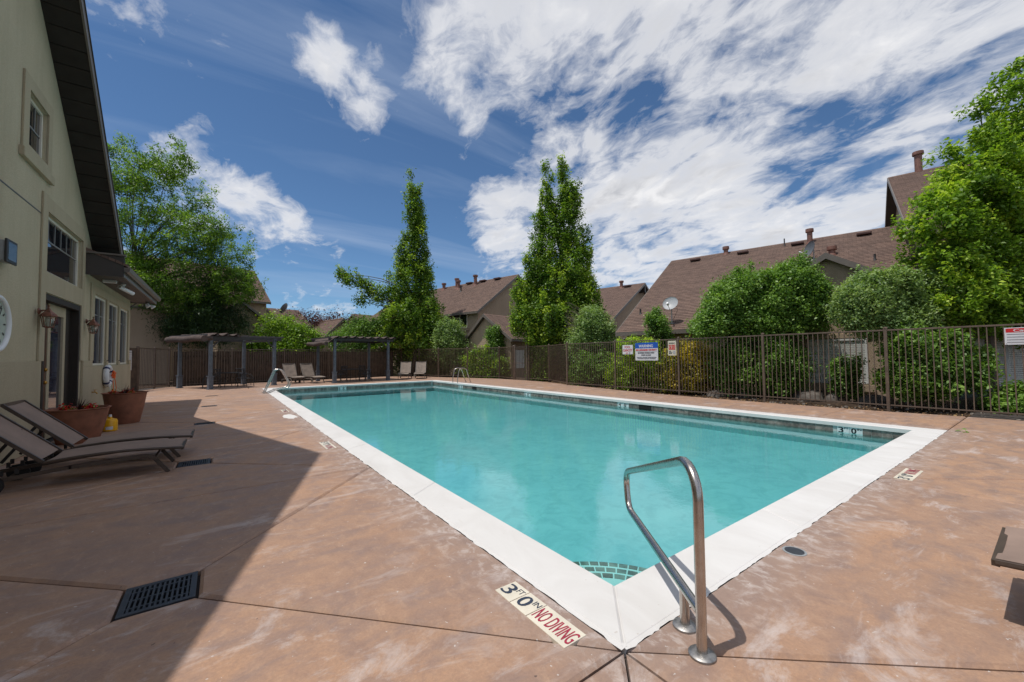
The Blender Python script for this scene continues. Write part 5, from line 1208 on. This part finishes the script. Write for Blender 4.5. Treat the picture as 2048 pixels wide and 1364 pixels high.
wf = lambda E_: frE(E_[0], E_[1], E_[2])
p = roofhit(1344, 647); dish('pale grey satellite dish on a mast at the eave of the long roof', wf(p), 0.82, 0.33, math.radians(195), 0.45, 'dish_grey')
p = roofhit(1628, 519); dish('dark satellite dish tilted behind the small cross gable', wf(p), 0.46, 0.38, math.radians(138), 0.25, 'dish_dark')
# --- two storey house between the columnar trees
bB = 20.75; rB = on_e(1037, 549, 1, bB); eB = on_e(955, 621.6, 1, bB)
HB = hroot('town_house', 'two storey tan house with copper flues between the two columnar trees', eB[0], bB, -0.3)
gable_house(HB, eB[0], rB[0], 2*rB[0]-eB[0], bB, bB+17, eB[2], rB[2], -0.3, oh=0.45)
pa = on_e(906, 630, 0, eB[0]+0.45); pb_ = on_e(935, 630, 0, eB[0]+0.45); z1_ = on_e(920, 626, 0, eB[0]+0.45)[2]; z0_ = on_e(920, 656, 0, eB[0]+0.45)[2]
hwindow(HB, eB[0]+0.45, pb_[1], pa[1], z0_, z1_, blinds=False, mull=[(pa[1]+pb_[1])/2])
sB = (rB[2]-eB[2])/(rB[0]-eB[0]); rhB = lambda x, y: roofhit(x, y, eB[0], eB[2], sB)
for px, py, h_ in ((888,579,0.45),(914,576,0.75),(917,577,0.6),(951,570,0.75)): flue(HB, rhB(px, py), h_, 0.16)
flue(HB, rhB(922,583), 0.4, 0.07, False, 'dark_metal', 0.2)
for px, py in ((940,568),(967,563.5),(996,559)):
    p = rhB(px, py); q = MB(); q.box((p[0],p[1],p[2]+0.08),(0.5,0.7,0.14)); hp(HB, 'roof_vent', q, 'roof_vent', bev=0.03)
# --- small gabled entry in front of it
aP = 18.6; pk_ = on_e(966.5, 628, 0, aP); l_ = on_e(926, 677, 0, aP); r_ = on_e(1024, 683, 0, aP); hwl = l_[1]-pk_[1]
HP = hroot('gabled_entry', 'small tan gabled entry with brown roof beside the pool gate', aP, pk_[1], -0.3, 'porch')
hwP = (l_[1]-r_[1])/2; bcP = pk_[1]
zeP = (l_[2]+r_[2])/2
gable_house(HP, r_[1], bcP, l_[1], aP, aP+4.4, zeP, pk_[2], -0.3, oh=0.35, roh=0.3, along='a')
dq = on_e(1031, 700, 1, r_[1]+0.35)
q = MB(); c0 = on_e(1030, 700, 1, r_[1]+0.35); c1 = on_e(1048, 736, 1, r_[1]+0.35); q.box2((c0[0], r_[1]+0.30, c1[2]), (c1[0], r_[1]+0.349, c0[2])); hp(HP, 'entry_window', q, 'white_vinyl', bev=0.01)
# --- house behind, its gable end showing over the shrubs
bM = 14.4; rM = on_e(1290, 566, 1, bM); eM = on_e(1214, 650, 1, bM)
bM_root = hroot('town_house', 'brown roofed house with a boxed gable peak behind the large columnar tree', eM[0], bM, -0.4)
gable_house(bM_root, eM[0], rM[0], 2*rM[0]-eM[0], bM, bM+14, eM[2], rM[2], -0.4, oh=0.5, roh=0.6)
sM = (rM[2]-eM[2])/(rM[0]-eM[0]); p = roofhit(1243, 575, eM[0], eM[2], sM); flue(bM_root, p, 0.5, 0.16); p = roofhit(1255, 574, eM[0], eM[2], sM); q = MB(); q.box((p[0],p[1],p[2]+0.1),(0.5,0.7,0.16)); hp(bM_root, 'roof_vent', q, 'roof_vent', bev=0.03)
q = MB(); q.box2((rM[0]-0.12,bM-0.02,rM[2]-0.95),(rM[0]+0.12,bM+0.62,rM[2]-0.25)); hp(bM_root, 'ridge_bracket', q, 'dark_fascia')
# --- houses beyond the pergolas
bL = 37.0; e0 = on_e(533, 604, 1, bL); r0 = on_e(519, 543, 1, bL+4.0); aend = on_e(529, 580, 1, bL+1.5)[0]
HL = hroot('town_house', 'tan house with plain brown roof showing right of the leafy locust tree', aend-9, bL, -0.3)
gable_house(HL, bL, bL+4.2, bL+8.4, aend-12, aend, e0[2], r0[2], -0.3, oh=0.4, roh=0.2, along='a')
pk2 = on_e(484, 600, 1, bL-4.0); rt2 = on_e(535, 640, 1, bL-4.0)
HW = hroot('house_wing', 'single storey tan gable wing behind the dark drooping conifer', pk2[0], bL-4.0, -0.3, 'house')
dw = rt2[0]-pk2[0]; gable_house(HW, pk2[0]-dw, pk2[0], rt2[0], bL-4.0, bL-0.3, rt2[2], pk2[2], -0.3, oh=0.35, roh=0.35)
pk3 = on_e(505, 614, 1, 41.0); rt3 = on_e(597, 614, 1, 41.0); ev3 = on_e(597, 650, 1, 38.0)
H3 = hroot('house_wing', 'low brown roof with a satellite dish behind the round shrub', pk3[0], 38.0, -0.3, 'house')
gable_house(H3, 38.0, 41.0, 44.0, pk3[0], rt3[0], ev3[2], pk3[2], -0.3, oh=0.3, roh=0.3, along='a')
p = toE(atd(572, 640, 38.0)); s3 = (pk3[2]-ev3[2])/3.0
pz = on_e(572, 640, 1, 39.2); dish('dark satellite dish above the round shrub on the low roof', frE(pz[0], 39.2, ev3[2]+s3*1.2), 0.8, 0.55, math.radians(150), 0.5, 'dish_dark')
b4 = 34.0; r4 = on_e(688, 636, 1, b4); e4 = on_e(618, 702, 1, b4)
H4 = hroot('house_wing', 'brown roofed gable wing behind the wavy shaded pergola', e4[0], b4, -0.3, 'house')
gable_house(H4, e4[0], r4[0], 2*r4[0]-e4[0], b4, b4+6, e4[2], r4[2], -0.3, oh=0.35, roh=0.35)
r5 = on_e(705, 628, 1, 44.0); q5 = on_e(765, 628, 1, 44.0); e5 = on_e(765, 660, 1, 40.0)
H5 = hroot('town_house', 'distant brown roof peeping over shrubs left of the narrow columnar tree', r5[0], 40.0, -0.3)
gable_house(H5, 40.0, 44.0, 48.0, r5[0], q5[0]+6, e5[2], r5[2], -0.3, oh=0.4, roh=0.3, along='a')
gw = on_e(300, 700, 1, 32.5)
HG = hroot('garden_wall', 'tan stucco end wall behind the service gate and locust tree', gw[0], 32.5, -0.2, 'wall')
q = MB(); wl0 = on_e(240, 700, 1, 32.5); wl1 = on_e(335, 700, 1, 32.5); q.box2((wl0[0]-3,32.5,-0.2),(wl1[0],33.0,on_e(300,618,1,32.5)[2])); hp(HG, 'wall', q, 'tan_stucco'); 
q = MB(); q.box2((wl0[0]-3.1,32.4,on_e(300,618,1,32.5)[2]+0.002),(wl1[0]+0.1,33.1,on_e(300,618,1,32.5)[2]+0.14)); hp(HG, 'coping_cap', q, 'fascia')

# ================================================================== PLANTS
def gz(p): return (p[0], p[1], -0.07)
B_ = lambda lst, d, rd=None: [blob_px(*(b[:4]), (b[4] if len(b) > 4 else d), rd) for b in lst]
# feathery locust behind the clubhouse corner
tree('locust_tree', 'large airy light green locust tree rising behind the clubhouse corner', gz(atd(262, 730, 25)), 8.6, 0.20,
     B_([(300,430,95,110),(395,470,85,70),(245,345,45,70),(335,560,120,60),(450,525,55,42),(260,560,80,80),(480,590,38,28),(330,335,55,40),(410,390,38,24),(385,600,90,38),(470,560,45,30),(430,470,40,30),(360,300,22,22),(225,290,14,26)], 25.0), 1000, 50, 0.19, 0.175, 'leaf_locust', 21, (0.42,0.26), 0.25, nlimb=64, aspect=0.34, droop=0.8, zmin=1.6, flat=0.8, sprig=(170,0.9,1.0))
tree('weeping_conifer', 'dark drooping conifer above the pergola nearest the clubhouse', gz(atd(415, 730, 25.6)), 4.4, 0.13,
     B_([(420,590,40,36),(395,635,66,40),(440,645,52,40),(362,662,36,26),(420,668,60,22)], 25.6), 420, 75, 0.24, 0.17, 'leaf_conifer', 22, (0.42,0.22), 0.3, nlimb=40, aspect=0.22, droop=1.6, zmin=0.9)
# two columnar oaks
oak1 = gz(atd(822, 735, 31))
path_b = [np.array(atd(px, py, 30.6)) for px, py in ((800,612),(765,592),(735,570),(705,560),(675,548))]
path_c = [np.array(atd(px, py, 30.6)) for px, py in ((800,612),(770,600),(740,592),(712,600))]
rng = np.random.default_rng(4)
ex = np.array([p*(1-s)+q*s+rng.normal(0,0.16,3) for p, q in zip(path_b[1:], path_b[2:]) for s in np.linspace(0,1,12)] + [p*(1-s)+q*s+rng.normal(0,0.13,3) for p, q in zip(path_c[1:], path_c[2:]) for s in np.linspace(0,1,7)])
t = tree('columnar_oak', 'tall narrow columnar oak with one long branch reaching over the pergola', oak1, 11.5, 0.17,
     B_([(819,356,4,18),(832,372,5,22),(823,392,10,34),(836,410,10,36),(826,440,17,46),(838,470,14,52),(822,495,20,50),(797,520,9,38),(806,545,14,40),(846,535,18,56),(826,560,28,60),(857,580,14,52),(783,590,12,46),(795,610,24,56),(850,630,32,52),(815,640,48,52),(790,670,34,46),(842,680,42,48),(770,690,30,34),(862,660,22,40),(880,690,22,30)], 31.0), 980, 62, 0.16, 0.175, 'leaf_oak', 23, (0.42,0.30), 0.15, nlimb=50, extra=ex, zmin=0.2, flat=1.5, sprig=(150,0.75,0.35))
q = MB(); q.tube(path_b, [0.05,0.04,0.03,0.02,0.012], 7); q.tube(path_c, [0.035,0.028,0.02,0.012], 7); part(t, 'branch', q, 'bark', smooth=True)
tree('columnar_oak', 'broad columnar oak with twin tips behind the iron fence bend', gz(atd(1112, 740, 24.3)), 9.5, 0.19,
     B_([(1092,345,4,22),(1104,352,3,20),(1122,330,4,20),(1158,372,5,26),(1093,390,11,38),(1126,372,11,44),(1140,405,13,44),(1098,440,18,52),(1130,445,20,54),(1156,430,9,42),(1078,475,13,46),(1102,510,30,62),(1140,520,30,66),(1170,505,15,56),(1064,545,20,50),(1082,570,30,60),(1125,585,50,62),(1165,570,28,60),(1182,600,18,46),(1048,600,22,42),(1070,630,40,46),(1120,645,60,46),(1165,640,36,46),(1040,650,20,24),(1090,668,44,32),(1195,640,16,30)], 24.3), 1500, 62, 0.125, 0.145, 'leaf_oak', 24, (0.45,0.30), 0.15, nlimb=60, zmin=0.2, flat=1.5, sprig=(230,0.6,0.35))
tree('plum_tree', 'sparse purple leaved plum tree far behind the pergolas', gz(atd(640, 720, 40)), 4.0, 0.14,
     B_([(600,650,40,26),(640,655,45,32),(690,655,38,24),(630,670,60,28)], 40.0), 360, 30, 0.34, 0.17, 'leaf_plum', 25, (0.5,0.25), 0.2, nlimb=50)
# shrubs at the far end
FG = 'shrubs behind the far fence'
bush('round_shrub', 'rounded light green shrub right of the pergola nearest the clubhouse', B_([(560,665,48,30),(600,680,40,26),(535,690,45,24),(575,700,60,22)], 30.5, 1.3), 330, 60, 0.24, 0.15, 'leaf_bright', 31, tint=(0.35,0.2), shell=0.6)
bush('round_shrub', 'green shrub mass rising behind the wavy shaded pergola', B_([(735,665,45,30),(700,685,45,26),(760,690,40,30)], 31.5, 1.3), 300, 55, 0.24, 0.15, 'leaf_shrub', 32, tint=(0.5,0.2), shell=0.6)
bush('round_shrub', 'upright pale green shrub below the two storey house window', B_([(898,672,26,30),(902,700,30,32)], 29.5, 1.0), 220, 60, 0.18, 0.13, 'leaf_pale', 33, tint=(0.45,0.2), shell=0.6)
bush('round_shrub', 'small upright shrub against the gabled entry wall', B_([(990,672,15,18),(992,696,17,22)], 27.6, 0.5), 120, 50, 0.13, 0.11, 'leaf_shrub', 34, tint=(0.5,0.2), shell=0.6)
bush('broadleaf_shrub', 'glossy broadleaf shrub behind pickets left of the gabled entry', B_([(950,725,40,26),(985,735,30,28),(930,745,32,18),(965,755,55,10)], 27.2, 0.9), 300, 50, 0.16, 0.15, 'leaf_bright', 35, tint=(0.42,0.25), shell=0.6, zmin=0.0)
bush('ivy_column', 'dense ivy clad shrub clinging right of the pool gate', B_([(1075,705,24,30),(1080,740,30,30),(1092,690,22,26)], 24.0, 0.7), 260, 50, 0.14, 0.12, 'leaf_bright', 36, tint=(0.3,0.22), shell=0.6, zmin=0.0)
bush('leafy_shrub', 'dark leafy undergrowth behind pickets below the narrow columnar oak', B_([(815,725,28,30),(850,735,30,26),(880,735,24,24),(835,750,45,14)], 31.8, 0.9), 330, 50, 0.18, 0.15, 'leaf_shrub', 50, tint=(0.4,0.22), shell=0.4, zmin=0.0)
bush('leafy_shrub', 'leafy undergrowth behind pickets below the broad columnar oak', B_([(1112,725,30,36),(1135,735,24,28),(1085,745,26,20)], 24.9, 0.7), 260, 50, 0.15, 0.13, 'leaf_shrub', 51, tint=(0.45,0.24), shell=0.4, zmin=0.0)
# shrubs behind the sign fence
def twigs(root, blobs, n, seed):
    rng = np.random.default_rng(seed); q = MB(); C = clumps(blobs, n, seed, 0.1); b = np.array(root.location)
    for c in C: limb(q, (b[0]+rng.normal(0,.12), b[1]+rng.normal(0,.12), max(c[2]-1.3, 0.0)), c, 0.010, 0.003, rng, 0.15, 4)
    part(root, 'bare_twigs', q, 'dry_twigs')
t = bush('pale_shrub', 'pale green shrub with bare twiggy flanks left of the POOL CAPACITY sign', B_([(1185,648,34,32),(1175,690,42,36),(1210,690,28,32)], 20.6, 0.9), 330, 60, 0.14, 0.105, 'leaf_pale', 37, tint=(0.45,0.2), shell=0.6)
twigs(t, B_([(1228,650,14,42),(1135,640,12,38)], 20.6, 0.4), 150, 5)
bush('leafy_shrub', 'dark leafy shrub behind pickets near the fence bend', B_([(1185,735,38,26),(1165,750,30,18),(1215,745,20,24)], 19.6, 0.7), 240, 50, 0.13, 0.11, 'leaf_shrub', 38, tint=(0.5,0.2), shell=0.5, zmin=0.0)
bush('variegated_shrub', 'green and yellow variegated shrub behind the WARNING sign', B_([(1255,735,42,38),(1300,735,35,40),(1230,755,30,22),(1275,700,40,22)], 17.2, 0.75), 420, 46, 0.11, 0.10, 'leaf_bright', 39, tint=(0.68,0.3), shell=0.5, zmin=0.0)
t = bush('narrow_shrub', 'narrow dark shrub with grey stems under the pale satellite dish', B_([(1315,645,17,22),(1316,672,22,22)], 17.6, 0.45), 130, 52, 0.10, 0.095, 'leaf_shrub', 40, tint=(0.4,0.2), shell=0.5)
twigs(t, B_([(1297,660,8,26),(1310,690,14,16)], 17.5, 0.25), 70, 6)
bush('golden_shrub', 'golden yellow shrub behind the fence right of the 911 sign', B_([(1385,725,42,42),(1372,760,40,30),(1405,755,30,32)], 15.3, 0.6), 330, 56, 0.10, 0.085, 'leaf_yellow', 41, tint=(0.5,0.32), shell=0.5, zmin=0.0)
bush('golden_shrub', 'low mixed green and gold shrub under the 911 sign', B_([(1335,760,26,28),(1345,735,22,26)], 15.6, 0.4), 150, 46, 0.10, 0.085, 'leaf_variegated', 42, tint=(0.3,0.28), shell=0.4, zmin=0.0)
tree('large_shrub', 'tall bushy green shrub nearer the yellow shrub, before the long roof', gz(atd(1465, 770, 14.2)), 2.9, 0.06, B_([(1450,598,26,30),(1470,575,18,22),(1500,565,22,26),(1480,640,70,40),(1425,640,28,22),(1412,665,22,14),(1505,600,40,45),(1470,735,48,55),(1440,620,30,26)], 14.3, 0.9), 900, 62, 0.12, 0.095, 'leaf_shrub', 43, (0.5,0.22), 0.55, cat='shrub', nlimb=46, zmin=0.0, sprig=(130,0.26,0.7))
tree('large_shrub', 'tall bushy green shrub nearer the blinded window, before the long roof', gz(atd(1570, 770, 13.5)), 3.0, 0.06, B_([(1560,560,26,26),(1585,545,18,22),(1605,570,24,28),(1622,600,22,30),(1600,610,40,46),(1560,630,60,44),(1632,645,18,20),(1545,730,36,60),(1572,735,28,50),(1545,590,26,26)], 13.6, 0.85), 950, 62, 0.12, 0.09, 'leaf_shrub', 44, (0.48,0.22), 0.55, cat='shrub', nlimb=46, zmin=0.0, sprig=(130,0.26,0.7))
bush('small_shrub', 'small dark upright shrub before the blinded window', B_([(1690,745,20,26),(1694,775,18,22)], 12.2, 0.28), 90, 50, 0.09, 0.085, 'leaf_shrub', 45, tint=(0.4,0.22), shell=0.3, zmin=0.0)
tree('olive_shrub', 'wide pale olive green shrub left of the tall maple', gz(atd(1785, 760, 11.0)), 2.9, 0.06, B_([(1750,570,34,26),(1725,590,28,26),(1782,575,28,30),(1712,625,22,26),(1740,620,44,40),(1800,625,56,46),(1850,590,36,48),(1770,645,66,30),(1700,600,12,12)], 11.1, 0.75), 1050, 64, 0.10, 0.075, 'leaf_pale', 46, (0.48,0.22), 0.55, cat='shrub', nlimb=46, zmin=0.3, sprig=(130,0.26,0.7))
tree('leafy_shrub', 'broad green shrub filling the fence below the olive shrub', gz(atd(1860, 790, 10.25)), 1.3, 0.04, B_([(1815,700,34,40),(1850,730,46,46),(1890,720,40,56),(1850,775,80,22),(1925,745,30,40),(1800,750,28,36),(1945,720,16,24)], 10.25, 0.5), 520, 46, 0.085, 0.10, 'leaf_shrub', 47, (0.5,0.28), 0.3, cat='shrub', nlimb=30, zmin=0.0, sprig=(130,0.26,0.7))
tree('maple_tree', 'tall bright green maple crowding the picket fence by the Caution sign', gz(atd(1990, 770, 10.7)), 7.4, 0.11,
     B_([(2030,150,10,24),(2042,200,14,34),(1990,200,8,20),(2005,260,14,30),(2035,280,26,50),(1940,285,9,16),(1960,320,20,26),(2000,350,34,36),(1905,345,10,14),(1880,385,16,18),(1930,390,36,34),(1975,420,46,46),(2030,400,44,80),(1862,420,14,18),(1850,455,14,16),(1890,460,34,36),(1950,500,56,46),(2040,490,56,80),(1870,520,26,32),(1915,560,50,48),(1985,580,60,56),(1880,600,40,40),(1940,630,60,36),(2030,620,50,60),(2110,420,70,170),(2090,600,60,90)], 10.7, 0.9), 1700, 50, 0.09, 0.105, 'leaf_bright', 48, (0.42,0.27), 0.2, nlimb=80, zmin=0.9, flat=1.15, sprig=(260,0.42,0.8))
bush('low_shrub', 'low leafy plant at the fence foot below the Caution sign', B_([(2010,815,34,12),(2035,800,26,20)], 9.6, 0.35), 90, 40, 0.09, 0.10, 'leaf_shrub', 49, tint=(0.5,0.25), shell=0.2, zmin=0.0)
# ---- boulders, utility box, litter
def rock(px, py, w_, h_, d, label, seed):
    p = atd(px, py, d); rng = np.random.default_rng(seed); q = MB(); n, m_ = 14, 9; ph = rng.random(6)*6
    sx = w_*d/F/2; sz = h_*d/F
    for i in range(m_+1):
        th_ = math.pi/2*i/m_
        for j in range(n):
            a = 2*math.pi*j/n; k_ = 1+0.12*math.sin(2*a+ph[0])+0.10*math.sin(3*a+ph[1]+th_*3)+0.05*rng.normal()*0.5
            q.v.append((p[0]+sx*k_*math.cos(a)*math.cos(th_)**0.7, p[1]+sx*0.8*k_*math.sin(a)*math.cos(th_)**0.7, -0.09+(sz)*math.sin(th_)*(1+0.06*math.sin(2*a+ph[2]))))
    for i in range(m_):
        for j in range(n): q.f.append((i*n+j, i*n+(j+1)%n, (i+1)*n+(j+1)%n, (i+1)*n+j))
    tag(link('boulder', q.mesh('boulder',(p[0],p[1],-0.09)), 'boulder', None, smooth=True, off=(p[0],p[1],-0.09)), label, 'rock', 'boulders behind the pool fence')
rock(1437, 790, 46, 14, 14.3, 'grey boulder at the foot of the yellow shrub', 1); rock(1488, 793, 40, 14, 13.9, 'grey boulder under the shrub nearer the yellow shrub', 2); rock(1616, 795, 74, 20, 12.9, 'wide grey boulder under the blinded window sill', 3)
rock(1664, 798, 30, 15, 12.4, 'small pale boulder left of the little upright shrub', 4); rock(1748, 800, 70, 17, 11.9, 'low grey boulder right of the little upright shrub', 5); rock(1965, 808, 100, 24, 10.5, 'dark boulder below the grey green utility box', 6); rock(1165, 760, 26, 8, 19.4, 'pale boulder behind the fence bend', 7)
ub_ = atd(1945, 800, 10.75)
t = thing('utility_box', 'grey green utility box behind the fence', 'utility box', (ub_[0], ub_[1], -0.07), math.radians(14))
q = MB(); q.box((0,0,0.20),(0.42,0.62,0.44)); part(t, 'body', q, 'utility_green', bev=0.02, world_=False)
q = MB(); q.prism([(-0.24,-0.34),(0.24,-0.34),(0.24,0.34),(-0.24,0.34)], 0.43, 0.50); part(t, 'lid', q, 'utility_green', bev=0.03, world_=False)
rng = np.random.default_rng(9); N_ = 5200
ys = rng.uniform(-3.5, 17.5, N_); xs = np.array([max(edge_at(min(max(y,0),20)), 11.3) for y in ys]) + 0.04 + np.abs(rng.normal(0, 0.55, N_))
n2 = 900; xb = rng.uniform(-4.5, 9.6, n2); yb = bx(xb) - 0.28 + np.abs(rng.normal(0, 0.18, n2)); xs = np.concatenate([xs, xb]); ys = np.concatenate([ys, yb])
V, T = leaf_cloud(np.column_stack([xs, ys, np.full(len(xs), -0.06)]), 1, 0.004, 0.062, 77, (0.5, 0.35), 2.5); V[:, 2] = np.maximum(V[:, 2], -0.074)
o = link('leaf_litter', leaf_mesh('leaf_litter', V, T, (0,0,0)), 'leaf_litter'); o['kind'] = 'stuff'; o['label'] = 'dry brown leaf litter strewn along the planting bed'
n3 = 420; xs = rng.uniform(11.4, 15, n3); ys = rng.uniform(-2, 14, n3); q = MB()
for x, y in zip(xs, ys):
    s = rng.uniform(0.02, 0.055); q.box((x, y, -0.07+s*0.3), (s*1.3, s, s*0.8), rng.random()*3)
o = link('bed_gravel', q.mesh('bed_gravel'), 'bed_stone'); o['kind'] = 'stuff'; o['label'] = 'scattered pale stones in the planting bed'
# loose leaf on the deck by the far corner
c = gnd(1925, 864); V, T = leaf_cloud(np.array([[c[0],c[1],0.012]]*5), 1, 0.03, 0.09, 5, (0.5,0.2), 2.0); V[:,2] = np.maximum(V[:,2], 0.002)
tag(link('fallen_leaves', leaf_mesh('fallen_leaves', V, T, (c[0],c[1],0)), 'leaf_shrub', None, off=(c[0],c[1],0)), 'few fallen green leaves on the deck by the coping corner', 'leaves')
for o in bpy.data.objects:
    if '_o' in o: del o['_o']
